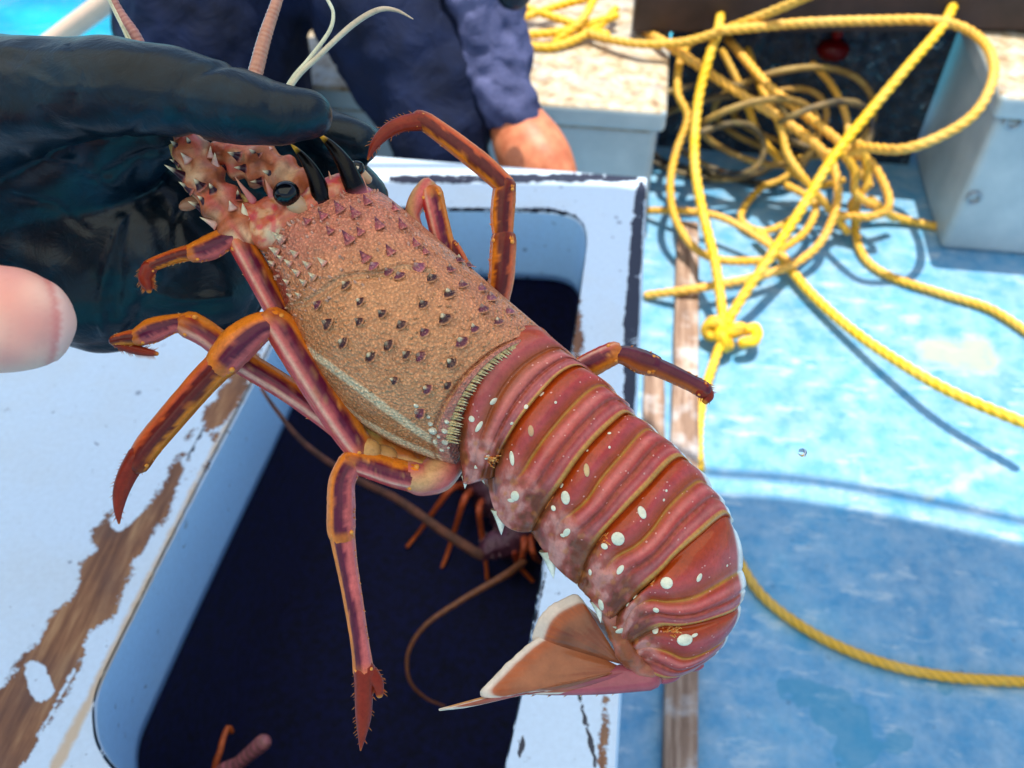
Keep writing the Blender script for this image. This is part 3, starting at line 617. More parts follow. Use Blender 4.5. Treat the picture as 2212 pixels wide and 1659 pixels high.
    for x, y, L_, r in [(612, 520, 30, 9), (600, 545, 22, 8), (628, 570, 18, 6), (640, 552, 18, 6), (645, 590, 18, 6), (660, 612, 16, 6), (622, 610, 14, 5), (680, 600, 18, 6), (650, 640, 14, 5), (630, 640, 12, 5), (592, 570, 16, 6), (668, 575, 18, 6), (700, 570, 20, 6), (610, 560, 16, 5)]:
        spine(x, y, L_, r, s2l((215, 160, 150)), CREAM, .9, .3)
    for x, y, r in [(905, 890, 8), (935, 930, 9), (960, 932, 6), (962, 955, 7), (940, 955, 5), (955, 972, 5), (930, 915, 5), (948, 943, 4), (971, 967, 3), (899, 878, 5), (965, 912, 5), (925, 900, 4)]:
        p, nn = surf(x, y); u_ = nn.orthogonal().normalized(); mb.ell(p, (u_*r*PX, nn.cross(u_)*r*PX*1.2, nn*r*PX*.8), s2l((245, 235, 210)), 6, 10)
    for _ in range(420):            # small pale granules
        i = random.randint(12, NU-24); j = random.randint(12, NV-14); x, y = grid2[i][j]; p, nn = surf(x, y); r = random.uniform(2.0, 4.2)
        u_ = nn.orthogonal().normalized(); k = cols[i][j]; frontc = i < NU*.42
        mb.ell(p, (u_*r*PX, nn.cross(u_)*r*PX, (nn+fwd*.5)*r*PX*(1.5 if frontc else .8)), mix(k, (s2l((240, 190, 170)) if frontc else s2l((215, 160, 115))), random.uniform(.25, .8)), 4, 7)
    # comb of pale teeth along the rear rim
    for t in [.17+.62*k/44 for k in range(45)]:
        j = int(t*NV); p = rows[NU-2][j]; back = (rows[NU-10][j]-rows[NU-40][j]).normalized()
        ln = random.uniform(14, 21) if t > .3 else random.uniform(20, 28)
        mb.cone(p-back*5*PX-TOC*2*PX, p+back*ln*PX-TOC*9*PX, 4.6*PX, s2l((248, 206, 140)), s2l((255, 232, 180)), 6)
    o = mb.build('carapace', M_SHELL, lob); return o, surf
car, csurf = carapace()
# pale flesh underneath the edge of the shell and head front
HC = [[(585, 505, 16, 42), (560, 470, 10, 34), (520, 470, 4, 34)], [(600, 500, 26, 38), (640, 462, 38, 30), (680, 440, 34, 34), (720, 420, 22, 38), (748, 408, 8, 36)], [(560, 462, 14, 22), (590, 440, 24, 18), (640, 462, 30, 16)],
      [(596, 436, 28, 12), (616, 456, 44, 12), (646, 460, 54, 12), (668, 440, 56, 11), (668, 412, 50, 9)], [(585, 452, 22, 12), (620, 478, 40, 13), (662, 478, 48, 12), (690, 455, 48, 10)], [(690, 455, 30, 24), (700, 430, 46, 20)], [(768, 420, 12, 26), (768, 395, 34, 22)], [(600, 408, 4, 9), (650, 404, 14, 9), (700, 400, 14, 12)]]
def headcol(co, n_):
    x, y = proj(co); k = noise.noise(Vector((x*.045, y*.045, 2))); k2 = noise.noise(Vector((x*.13, y*.13, 7)))
    c = mix(s2l((212, 106, 80)), s2l((230, 170, 128)), sst(-.05, .35, k)); c = mix(c, s2l((205, 120, 60)), sst(.15, .4, k2)*.7); c = mix(c, s2l((226, 212, 178)), sst(30, 8, math.hypot(x-592, y-505))*.8 if math.hypot(x-592, y-505) < 30 else 0)
    return mix(c, s2l((214, 60, 72)), sst(.2, .4, noise.noise(Vector((x*.05, y*.05, 19))))*.7)
blob('head', [[(L3(x, y, b), r*PX) for x, y, b, r in ch] for ch in HC], M_TAIL, car, .0011, 3, lambda co: .0005*noise.noise(co*260)+.0002*noise.noise(co*800), headcol)
BC = [[(770, 940, -40, 30), (830, 975, -48, 34), (900, 1000, -50, 30), (955, 1015, -48, 22)], [(800, 960, -30, 14), (850, 1004, -26, 14)], [(840, 975, -28, 12), (880, 1008, -24, 12)], [(885, 990, -24, 12), (920, 1015, -20, 12)]]
blob('flank', [[(L3(x, y, b), r*PX) for x, y, b, r in ch] for ch in BC], M_TAIL, car, .0013, 3, lambda co: .0006*noise.noise(co*240), lambda co, n_: mix(s2l((225, 185, 105)), s2l((180, 95, 40)), .5+1.3*noise.noise(co*150)))
# eyes
def eye(x, y, r, b):
    mb = MB(); u_ = RM @ Vector((1, 0, 0)); v_ = RM @ Vector((0, 1, 0)); c = L3(x, y, b)
    mb.ell(c, (u_*r*PX, v_*r*PX*.95, TOC*r*PX), s2l((6, 6, 12)), 18, 26)
    mb.tube([c+u_*r*.45*PX-v_*r*.55*PX-TOC*r*.5*PX, c+u_*r*1.1*PX-v_*r*1.0*PX-TOC*r*1.2*PX], [r*.72*PX, r*.6*PX], 16, s2l((190, 150, 115)))
    return mb.build('eye', M_EYE, car)
eye(619, 418, 28, 84); eye(770, 364, 18, 30)
mb = MB(); mb.tube([L3(762, 352, 38), L3(772, 362, 44), L3(766, 378, 40)], [5*PX]*3, 8, s2l((225, 200, 170))); mb.build('eye_ring', M_TAIL, car)
# horns over the eyes
def horn(pts, r0):
    p = even(pts, 26, 3); mb = MB()
    def cc(s, a, t): return mix(mix(s2l((200, 105, 120)), s2l((5, 2, 4)), sst(.10, .24, t)), s2l((235, 170, 50)), sst(.80, .87, t))
    mb.tube([L3(*q) for q in p], [r0*PX*(1.35 if i == 0 else 1.18 if i == 1 else 1)*(1-(i/25)**1.5)**.8+.6*PX for i in range(26)], 16, cc); return mb.build('horn', M_HORN, car)
horn([(700, 452, 30), (694, 425, 52), (680, 380, 66), (655, 340, 74), (628, 311, 78)], 22)
horn([(776, 425, 20), (764, 398, 40), (745, 355, 55), (716, 315, 64), (686, 288, 68)], 24)
for a in ([(722, 420, 30), (716, 392, 44), (710, 370, 50)], [(800, 440, 20), (790, 408, 34), (783, 380, 38)], [(545, 432, 30), (520, 400, 44), (508, 382, 48)], [(588, 424, 30), (578, 400, 40), (572, 386, 44)]):
    p = even(a, 12, 3); mb = MB(); mb.tube([L3(*q) for q in p], [9*PX*(1-i/12) for i in range(12)], 10, lambda s, a_, t: mix(s2l((215, 115, 125)), s2l((225, 160, 120)), t)); mb.build('spine', M_HORN, car)

# ---- tail
T = {
 'L0': [(1212, 752), (1165, 705), (1100, 712), (1042, 756), (1006, 830), (992, 900), (992, 960), (996, 1010), (1003, 1030)],
 'S0': [(1250, 782), (1205, 752), (1150, 775), (1105, 815), (1072, 865), (1048, 920), (1032, 975), (1022, 1025), (1007, 1046)],
 'A': [(1287, 812), (1252, 790), (1211, 807), (1168, 851), (1121, 910), (1086, 969), (1070, 1010), (1066, 1030), (1052, 1034)],
 'B': [(1337, 855), (1305, 832), (1273, 842), (1230, 882), (1180, 941), (1149, 985), (1130, 1016), (1108, 1045), (1094, 1085), (1084, 1128)],
 'C': [(1378, 905), (1355, 893), (1333, 907), (1289, 948), (1252, 991), (1217, 1041), (1190, 1078), (1172, 1106), (1160, 1130), (1150, 1148)],
 'D': [(1430, 943), (1404, 926), (1380, 938), (1339, 985), (1299, 1032), (1267, 1079), (1236, 1107), (1212, 1125), (1199, 1160), (1192, 1215)],
 'E': [(1500, 1008), (1476, 988), (1448, 1001), (1401, 1051), (1355, 1097), (1311, 1144), (1288, 1175), (1270, 1205), (1258, 1240), (1248, 1264)],
 'F': [(1542, 1055), (1514, 1038), (1486, 1054), (1442, 1097), (1408, 1144), (1373, 1178), (1328, 1204), (1303, 1238), (1294, 1280), (1296, 1318)],
 'G': [(1587, 1130), (1567, 1112), (1511, 1157), (1464, 1197), (1433, 1231), (1402, 1262), (1372, 1290), (1342, 1318), (1322, 1340)],
 'H': [(1606, 1230), (1590, 1238), (1545, 1265), (1494, 1291), (1442, 1299), (1404, 1296), (1372, 1312), (1352, 1342), (1340, 1372)],
 'I': [(1604, 1300), (1583, 1322), (1528, 1341), (1477, 1352), (1430, 1354), (1392, 1370), (1364, 1388), (1350, 1400)],
 'J': [(1577, 1370), (1552, 1393), (1511, 1415), (1477, 1422), (1442, 1408), (1402, 1398), (1372, 1405), (1354, 1412)],
 'K': [(1528, 1428), (1500, 1448), (1460, 1464), (1425, 1464), (1395, 1452), (1368, 1436), (1350, 1424)]}
HH = {'L0': (118, 0), 'S0': (122, 0), 'A': (128, -2), 'B': (130, -4), 'C': (130, -6), 'D': (128, -8), 'E': (125, -12), 'F': (122, -16), 'G': (115, -22), 'H': (108, -30), 'I': (96, -45), 'J': (80, -65), 'K': (52, -90)}
RUST = s2l((172, 62, 16)); OLIVE = s2l((178, 122, 24)); FR = s2l((205, 156, 72)); TP = s2l((186, 56, 42)); TL = s2l((192, 84, 84)); MAU = s2l((176, 86, 72)); TB = s2l((128, 66, 36))
NT = 120; NBK = 20
def line3(k):
    pts = even(T[k], 400); h, off = HH[k]; out = []
    for i in range(NT):
        u = .5*(1-math.cos(math.pi*(i/(NT-1))**1.0)) if i < NT*.5 else None
        t = i/(NT-1)
        tt = t*t*(1.6-.6*t)*.6+t*.4 if False else (.5*(1-math.cos(math.pi*t))*.55+t*.45)
        x, y = pts[min(399, int(tt*399))]; 
        e = math.sqrt(max(0, 1-(2*tt-1)**2)) if tt < .5 else math.cos(math.pi/2*(2*tt-1)*.93)
        out.append((x, y, h*e+off-22, tt))
    return out
LN = {k: line3(k) for k in T}
def segment(fr, su, po, idx):
    mb = MB(); A_, B2, C2 = LN[fr], LN[su], LN[po]; NR_ = 56; rows = []; cols = []; cx = sum(a[0] for a in B2)/NT; cy = sum(a[1] for a in B2)/NT
    for i in range(NR_):
        v = i/(NR_-1); row = []; cc = []
        for j in range(NT):
            a, b, c = A_[j], B2[j], C2[j]
            # quadratic through the three lines
            w0 = 2*(v-.5)*(v-1); w1 = 4*v*(1-v); w2 = 2*v*(v-.5)
            x, y, z, t = (a[k]*w0+b[k]*w1+c[k]*w2 for k in range(4))
            dz = -12*(1-sst(0, .10, v)) + 8*math.sin(math.pi*min(1, max(0, (v-.08)/.36)))-6.5*math.exp(-((v-.5)/.028)**2)+9*math.sin(math.pi*min(1, max(0, (v-.55)/.38)))-7*math.exp(-((v-.77)/.03)**2)+2.5*math.exp(-((v-.955)/.02)**2)-9*sst(.975, 1, v)
            pl = sst(.66, .80, t); ply = noise.noise(Vector((x*.035, y*.035, idx)))
            dz = dz*(1-.4*pl)+pl*(11*math.sin(math.pi*min(1, max(0, (v-.12)/.8)))-7*sst(.9, 1, t)+5*ply+2.5*noise.noise(Vector((x*.06, y*.06, 2))))
            # sides: displace outward in the picture plane near the silhouette
            out = 1-sst(0, .12, t); L_ = math.hypot(x-cx, y-cy)+1e-6
            x += (x-cx)/L_*dz*.55*out; y += (y-cy)/L_*dz*.55*out
            row.append(L3(x, y, z+dz*(1-.5*out)))
            hair = .5+.5*math.sin(t*420)*.6
            col = mix(TP, TL, .55+.5*noise.noise(Vector((x*.02, y*.02, 4)))) if v > .1 else RUST
            if idx == 0: col = mix(col, s2l((190, 105, 105)), .5); col = mix(col, s2l((155, 75, 32)), math.exp(-((v-.5)/.13)**2)*.95)
            col = mix(col, RUST, (1-sst(.12, .32, v+.08*noise.noise(Vector((x*.3, y*.3, 9)))))*.95)
            col = mix(col, s2l((185, 70, 70)), .35*math.exp(-((v-.3)/.1)**2))
            if idx > 0: col = mix(col, RUST, math.exp(-((v-.44)/.065)**2)*.95); col = mix(col, OLIVE, math.exp(-((v-.51)/.024)**2)); col = mix(col, RUST, math.exp(-((v-.56)/.025)**2)*.95)
            col = mix(col, s2l((150, 58, 26)), math.exp(-((v-.775)/.06)**2)*.95*(.75+.8*noise.noise(Vector((x*.14, y*.14, 8))))); col = mix(col, s2l((220, 124, 116)), .6*math.exp(-((v-.64)/.035)**2)+.5*math.exp(-((v-.88)/.025)**2))
            col = mix(col, FR, sst(.93, .95, v)*(1-sst(.985, .99, v))*(.55+.45*hair)); col = mix(col, RUST, sst(.985, .99, v))
            q2 = 1.0*math.sin(math.pi*v)-.62+.5*ply+.45*noise.noise(Vector((x*.06, y*.06, 2)))+.15*noise.noise(Vector((x*.2, y*.2, 2))); col = mix(col, mix(TB, mix(MAU, s2l((214, 140, 128)), sst(.1, .45, q2)), sst(-.25, .12, q2)), pl*.92); col = mix(col, s2l((200, 118, 60)), pl*.6*sst(.25, .5, noise.noise(Vector((x*.06, y*.06, 31)))))
            if idx >= 2: col = mix(col, s2l((245, 238, 228)), (1-sst(.02, .05 if idx > 2 else .035, t))*.9)  # pale rim highlight painted into the colour along the tail's right edge
            cc.append(col)
        for j in range(NBK):
            t = 1-(j+1)/(NBK+1); a = row[0].lerp(row[NT-1], t); row.append(a-TOC*math.sin(math.pi*t)*30*PX); cc.append(s2l((170, 110, 80)))
        rows.append(row); cols.append(cc)
    base = mb.grid(rows, cols, True); n = NT+NBK; mb.cap(base, n); mb.cap(base, n, True, NR_-1)
    def surf(x, y):
        best = 1e9; bi = (1, 1)
        for i in range(1, NR_-1):
            for j in range(1, NT-1):
                px, py = PXY[i][j]; d = (px-x)**2+(py-y)**2
                if d < best: best = d; bi = (i, j)
        i, j = bi; nn = (rows[i][j+1]-rows[i][j-1]).cross(rows[i+1][j]-rows[i-1][j]).normalized()
        if nn.dot(TOC) < 0: nn = -nn
        return rows[i][j], nn
    PXY = [[proj(p) for p in r[:NT]] for r in rows]
    def spot(x, y, rx, ry, ang=0, col=s2l((236, 228, 200)), hgt=.5):
        p, nn = surf(x, y); e = (V(x+10*math.cos(ang), y+10*math.sin(ang), D0)-V(x, y, D0)).normalized(); e = (e-nn*e.dot(nn)).normalized(); f = nn.cross(e)
        mb.ell(p, (e*rx*PX, f*ry*PX, nn*min(rx, ry)*hgt*.55*PX), col, 8, 14)
    return mb, spot, surf
CRM = s2l((238, 230, 205)); ORG = s2l((215, 125, 50))
SPOTS = {
 0: [(1066, 866, 10, 7, -.3), (1018, 906, 7, 7, 0), (1036, 920, 14, 5, -1.1), (1060, 990, 13, 8, .1, ORG), (1052, 988, 7, 7, 0), (1105, 915, 4, 4, 0), (1135, 880, 5, 5, -.8), (1026, 1010, 7, 5, 0)],
 1: [(1106, 990, 6, 16, -.1), (1112, 1070, 10, 14, .4), (1168, 850, 6, 4, -.8), (1148, 930, 6, 12, -.1, s2l((205, 155, 115))), (1200, 870, 3, 3, 0), (1104, 1082, 10, 5, -.4)],
 2: [(1222, 1076, 10, 15, -.1), (1175, 1082, 15, 8, .4, ORG), (1183, 1028, 6, 6, 0), (1195, 1098, 7, 6, .2), (1225, 1150, 7, 14, .5), (1268, 1016, 6, 14, -.1, s2l((220, 180, 130))), (1259, 967, 3, 3, 0), (1318, 965, 3, 3, 0), (1316, 935, 4, 3, 0), (1215, 1155, 6, 5, 0)],
 3: [(1336, 1163, 14, 16, -.1), (1297, 1162, 15, 9, .3, ORG), (1386, 1108, 8, 14, -.4), (1305, 1180, 8, 7, 0), (1340, 1230, 6, 13, .5), (1275, 1236, 6, 9, .2), (1435, 1080, 3, 3, 0), (1441, 1060, 3, 3, 0), (1298, 1306, 9, 18, -.1)],
 4: [(1440, 1260, 13, 13, 0), (1402, 1250, 16, 10, .3, ORG), (1512, 1248, 6, 10, .4), (1360, 1278, 7, 7, 0), (1571, 1222, 3, 3, 0), (1418, 1318, 7, 7, 0), (1350, 1296, 7, 9, .2), (1342, 1362, 14, 11, 0)],
 5: [(1478, 1382, 17, 14, -.2), (1452, 1362, 15, 10, .3, ORG), (1416, 1362, 8, 8, 0), (1353, 1406, 13, 9, .1), (1500, 1372, 8, 4, -.4)]}
names = [('L0', 'S0', 'A'), ('A', 'B', 'C'), ('C', 'D', 'E'), ('E', 'F', 'G'), ('G', 'H', 'I'), ('I', 'J', 'K')]
TIPS = {0: [((1007, 1028), (1004, 1056), 9), ((1038, 1026), (1047, 1046), 5)], 1: [((1081, 1100), (1083, 1156), 17), ((1104, 1108), (1112, 1132), 6), ((1130, 1120), (1144, 1144), 7)], 2: [((1186, 1188), (1196, 1250), 18), ((1214, 1222), (1222, 1248), 6), ((1238, 1240), (1248, 1266), 6)], 3: [((1290, 1296), (1298, 1346), 13), ((1262, 1262), (1270, 1286), 5)], 4: [((1330, 1350), (1334, 1378), 8)], 5: [((1348, 1406), (1344, 1428), 7)]}
for k, (a, b, c) in enumerate(names):
    mb, spot, surf = segment(a, b, c, k)
    for s_ in SPOTS[k]:
        if len(s_) > 5 and s_[5] is ORG:
            for _ in range(26):
                x_, y_ = s_[0]+random.gauss(0, s_[2]*.5), s_[1]+random.gauss(0, s_[3]*.6); p, nn = surf(x_, y_); e = (V(x_+9, y_+random.uniform(-6, 8), D0)-V(x_, y_, D0)).normalized(); mb.cone(p, p+(nn*.5+e).normalized()*random.uniform(6, 13)*PX, 2.4*PX, s2l((205, 110, 36)), s2l((240, 190, 110)), 5)
            continue
        spot(s_[0], s_[1], s_[2], s_[3], s_[4], s_[5] if len(s_) > 5 else CRM)
    for (p0, p1, r) in TIPS[k]: mb.cone(L3(p0[0], p0[1], HH[a][1]-20), L3(p1[0], p1[1], HH[a][1]-22), r*PX, s2l((225, 210, 180)), s2l((245, 240, 225)), 10, tt=.3)
    for q_ in range(26):             # fine pale freckles
        x, y, z, t = LN[b][random.randint(12, 85)]; f = random.uniform(-1, 1); c2 = LN[c if f > 0 else a][60]; x2, y2 = x+(LN[c][60][0]-LN[a][60][0])*.45*f, y+(LN[c][60][1]-LN[a][60][1])*.45*f
        spot(x2, y2, random.uniform(1.2, 2.6), random.uniform(1.2, 2.4), 0, s2l((222, 150, 140)), .4)
    mb.build('tail_segment', M_TAIL, lob)
# dark joint flesh beneath the pleura
blob('belly', [[(L3(x, y, -62), r*PX) for x, y, r in [(1050, 1000, 34), (1110, 1060, 36), (1160, 1110, 36), (1215, 1180, 38), (1262, 1225, 38), (1312, 1290, 36), (1335, 1355, 28), (1352, 1410, 24)]], [(L3(1352, 1410, -66), 24*PX), (L3(1400, 1445, -80), 26*PX), (L3(1450, 1452, -90), 22*PX)]],
     M_TAIL, lob, .0014, 3, lambda co: .0011*noise.noise(co*170)+.0005*noise.noise(co*400), lambda co, n_: mix(s2l((150, 80, 45)), s2l((188, 112, 96)), .5+1.5*noise.noise(co*130)))
# ---- tail fan
BF = s2l((120, 66, 44)); BF2 = s2l((158, 92, 60))
def fan(name, hinge, rim_pts, bulge, off, base_c, white=.9, pinky=0.):
    mb = MB(); N = 70; M_ = 44; rp = even(rim_pts, N); rows = []; cols = []
    for j in range(N):
        row = []; cc = []; tj = j/(N-1)
        for i in range(M_):
            t = i/(M_-1); wob = 2.2*noise.noise(Vector((tj*22, 3, 0)))*sst(.8, 1, t)
            x = hinge[0]+(rp[j][0]-hinge[0])*t+wob; y = hinge[1]+(rp[j][1]-hinge[1])*t+wob
            b = off+bulge*math.sin(math.pi*tj)*math.sin(math.pi*t*.8+.1)+1.2*math.sin(tj*60)*t*(1-t)+5*math.sin(tj*11)*t
            row.append(L3(x, y, b)); c = mix(base_c, BF2, .5+.8*noise.noise(Vector((x*.02, y*.02, 1))))
            c = mix(c, mix(s2l((176, 82, 34)), base_c, .35*abs(math.sin(tj*150))), sst(white-.2, white-.06, t)); c = mix(c, s2l((225, 205, 190)), sst(white-.03, white+.02, t)*white/.92); c = mix(c, s2l((150, 70, 85)), pinky*(1-sst(.5, .95, t)))
            cc.append(c)
        rows.append(row); cols.append(cc)
    mb.grid(rows, cols); o = mb.build(name, M_FAN, lob); m = o.modifiers.new('s', 'SOLIDIFY'); m.thickness = .0006; return o
fan('uropod', (1345, 1436), [(1300, 1335), (1272, 1312), (1246, 1284), (1218, 1292), (1184, 1312), (1163, 1338), (1150, 1384), (1190, 1372)], 34, -95, BF, .88)
fan('uropod', (1352, 1446), [(1187, 1366), (1149, 1386), (1115, 1413), (1063, 1465), (1036, 1497), (1060, 1510), (1128, 1498), (1200, 1494), (1300, 1482)], 42, -85, BF2, .93)
fan('telson', (1400, 1440), [(1060, 1505), (1010, 1518), (948, 1534), (1000, 1530), (1060, 1517), (1128, 1502), (1194, 1500), (1260, 1494), (1332, 1484)], 20, -78, s2l((165, 100, 90)), .94, .9)
mb = MB()
pp = even([(1400, 1458, 34), (1300, 1472, 28), (1200, 1484, 18), (1120, 1492, 9), (1040, 1512, 6), (985, 1526, 5), (950, 1533, 2.5)], 40, 2)
mb.tube([L3(x, y, -76) for x, y, r in pp], [r*PX*1.0 for x, y, r in pp], 16, lambda s, a, t: mix(mix(s2l((160, 80, 92)), s2l((205, 145, 90)), sst(.5, .75, t)), s2l((240, 230, 215)), sst(.9, .95, t)), flat=.5)
for k in range(8):
    x, y, r = pp[6+k*3]; mb.cone(L3(x, y+r*.8, -76), L3(x-9, y+r+5, -76), 3*PX, s2l((150, 60, 60)), s2l((225, 180, 130)), 6)
for x, y, r, b in [(1440, 1462, 20, -88), (1405, 1468, 20, -84), (1500, 1440, 14, -100)]:
    mb.ell(L3(x, y, b), (RM @ Vector((1, .2, 0))*r*1.6*PX, RM @ Vector((-.2, 1, 0))*r*.7*PX, TOC*r*PX), s2l((165, 75, 88)), 10, 16)
mb.build('fan_edge', M_FAN, lob)
# ---- legs
LR = s2l((200, 46, 50)); LO = s2l((232, 128, 34)); LPU = s2l((78, 14, 50)); LD = s2l((120, 38, 18)); LPK = s2l((216, 104, 100))
def legcol(kind, sh=0.):
    def f(s, a, t):
        aa = (a+math.pi+sh) % (2*math.pi)-math.pi; k = noise.noise(Vector((s*160, aa*2, 3)))*.25+noise.noise(Vector((s*700, aa*5, 9)))*.12
        if kind == 'm':   # long joint: pink body, violet stripe, orange edge
            c = mix(LR, LPK, .5+.5*math.cos(aa*3+1)); c = mix(c, LPU, sst(.72, .95, math.cos(aa-.45)+k*.6)*.9); c = mix(c, LO, sst(.55, .9, math.cos(aa-1.5)+k)); c = mix(c, s2l((240, 190, 165)), sst(.975, .995, math.cos(aa+.5))*.75)
            c = mix(c, s2l((235, 175, 110)), sst(.25, .5, k*4)*.25); return mix(c, LO, (1-sst(.02, .14, t+k*.2))*.6+sst(.86, .99, t+k*.2)*.6)
        if kind == 'c':
            c = mix(LO, LPK, sst(-.2, .8, math.cos(aa+.7))); c = mix(c, LPU, sst(.8, .95, math.cos(aa-.2)+k*.5)*.95); return mix(c, LO, sst(.85, .97, t)*.7+(1-sst(.03, .12, t))*.6)
        if kind == 'o':
            c = mix(LO, LR, .25+.35*math.sin(aa*2)); c = mix(c, s2l((86, 20, 28)), sst(.72, .9, math.cos(aa-.1)+k)*.95); return mix(c, LD, sst(.75, 1, t)*.85)
        if kind == 'd': return mix(mix(LD, s2l((150, 45, 25)), .5+k), s2l((205, 130, 40)), sst(.88, 1, t))
        if kind == 'w': return mix(s2l((215, 160, 110)), LPK, .5+.5*math.sin(aa*2+s*200))
        if kind == 'p': return mix(mix(s2l((110, 45, 50)), LPU, .5+k), LO, sst(.4, .9, math.cos(aa-1.2))*.5)
    return f
def leg(segs, dact, hairs=0, flat=.85, spikes=0):
    mb = MB()
    for kind, pts, sh in segs:
        n = 26; p = even(pts, n, 2); mb.tube([L3(x, y, b) for x, y, b, r in p], [r*PX for x, y, b, r in p], 22, legcol(kind, sh), lambda s, a, t: 1+.10*math.cos(3*a+.4)+.03*math.cos(7*a)+.035*noise.noise(Vector((s*420, a*2, 1))), flat=flat)
        x, y, b, r = p[-1]; mb.ell(L3(x, y, b), tuple(v_*r*PX*.93 for v_ in (RM @ Vector((1, 0, 0)), RM @ Vector((0, 1, 0)), TOC*.85)), LO, 8, 12)
        dx, dy = p[-1][0]-p[-4][0], p[-1][1]-p[-4][1]; L_ = math.hypot(dx, dy); dx /= L_; dy /= L_
        for sd_ in (-1, 1): mb.ell(L3(x-dy*sd_*r*.72-dx*3, y+dx*sd_*r*.72-dy*3, b+r*.45), tuple(v_*r*PX*.2 for v_ in (RM @ Vector((1, 0, 0)), RM @ Vector((0, 1, 0)), TOC)), s2l((236, 152, 66)), 6, 8)
        if kind != 'w':
            for _ in range(16):
                i = random.randint(2, n-3); x2, y2, b2, r2 = p[i]; dx, dy = p[i+1][0]-x2, p[i+1][1]-y2; L_ = math.hypot(dx, dy); dx /= L_; dy /= L_; sd_ = random.choice((-1, 1)); o2 = random.uniform(.8, .97)
                mb.cone(L3(x2-dy*sd_*r2*o2, y2+dx*sd_*r2*o2, b2), L3(x2-dy*sd_*(r2*o2+random.uniform(2, 5))+dx*5, y2+dx*sd_*(r2*o2+random.uniform(2, 5))+dy*5, b2), 1.6*PX, LO, s2l((240, 200, 150)), 5)
    o = mb.build('leg', M_LEG, lob)
    if dact:
        md = MB()
        for pts in dact:
            p = even(pts, 24, 2); md.tube([L3(x, y, b) for x, y, b, r in p], [r*PX for x, y, b, r in p], 16, legcol('d'), flat=.85)
            for _ in range(hairs):
                i = random.randint(1, 21); x, y, b, r = p[i]; x2, y2 = p[i+1][0], p[i+1][1]; dx, dy = x2-x, y2-y; L_ = math.hypot(dx, dy); dx /= L_; dy /= L_; sd_ = random.choice((-1, 1, 1)); 
                ln = random.uniform(4, 12); md.cone(L3(x-dy*sd_*r*.8, y+dx*sd_*r*.8, b), L3(x-dy*sd_*(r+ln*.7)+dx*ln, y+dx*sd_*(r+ln*.7)+dy*ln, b+random.uniform(-4, 4)), 1.3*PX, s2l((170, 75, 30)), s2l((215, 140, 70)), 5)
        md.build('claw', M_LEG, o)
    return o
# near side (left of the picture)
leg([('m', [(715, 885, -30, 24), (655, 780, -10, 26), (600, 670, 0, 27), (556, 590, 6, 27), (520, 525, 14, 27)], 0), ('c', [(524, 508, 16, 20), (498, 512, 20, 22), (455, 535, 24, 26), (420, 546, 26, 21)], 0),
     ('o', [(420, 545, 26, 18), (385, 552, 26, 15), (335, 570, 24, 14), (322, 578, 24, 15)], 0)], [[(322, 580, 24, 17), (314, 600, 24, 15), (320, 618, 24, 11), (322, 628, 24, 6)]], 60)
leg([('m', [(745, 935, -55, 24), (690, 890, -45, 26), (610, 835, -30, 26), (520, 780, -20, 27), (450, 725, -12, 28), (408, 702, -8, 29)], .2), ('c', [(402, 700, -6, 22), (375, 700, -4, 20), (330, 715, 0, 26), (300, 728, 2, 20)], 0),
     ('o', [(300, 728, 2, 17), (270, 732, 4, 15), (246, 736, 4, 11)], 0)], [[(246, 738, 2, 9), (270, 748, -4, 11), (305, 758, -6, 10), (338, 764, -6, 5)]], 50)
leg([('m', [(778, 972, 0, 30), (745, 925, 14, 33), (695, 850, 30, 34), (645, 770, 42, 35), (608, 712, 48, 34), (590, 694, 50, 30)], 0), ('c', [(588, 700, 52, 26), (556, 712, 56, 32), (515, 745, 56, 38), (480, 785, 54, 34)], .2),
     ('o', [(478, 786, 54, 30), (430, 836, 48, 29), (370, 905, 42, 28), (320, 965, 38, 27), (300, 1000, 36, 24)], 0)], [[(300, 985, 36, 24), (278, 1020, 34, 21), (262, 1060, 32, 17), (256, 1100, 30, 10), (257, 1130, 30, 2.5)]], 34)
leg([('w', [(985, 1000, -60, 26), (950, 1022, -30, 40), (915, 1035, -16, 36), (890, 1030, -8, 33)], 0), ('m', [(895, 1032, -8, 31), (850, 1022, 0, 30), (800, 1005, 8, 29), (768, 996, 12, 28)], .3), ('c', [(758, 1002, 14, 27), (740, 1040, 18, 27), (738, 1090, 18, 29), (738, 1140, 16, 29), (740, 1155, 16, 27)], 0),
     ('c', [(740, 1156, 14, 26), (750, 1220, 10, 22), (764, 1300, 4, 20), (778, 1390, -4, 19), (786, 1450, -8, 22)], -.3)], [[(788, 1450, -8, 24), (786, 1500, -10, 20), (785, 1550, -12, 17), (782, 1590, -12, 9), (779, 1620, -12, 2)], [(800, 1455, -10, 18), (815, 1475, -10, 14), (820, 1500, -10, 8)]], 34)
mb = MB()
for x, y, b, ax, ay in [(790, 975, 0, 34, 30), (820, 985, -20, 40, 26), (770, 990, 5, 28, 26)]: mb.ell(L3(x, y, b), (RM @ Vector((1, 0, 0))*ax*PX, RM @ Vector((0, 1, 0))*ay*PX, TOC*24*PX), s2l((205, 150, 90)), 10, 16)
mb.build('leg_base', M_LEG, lob)
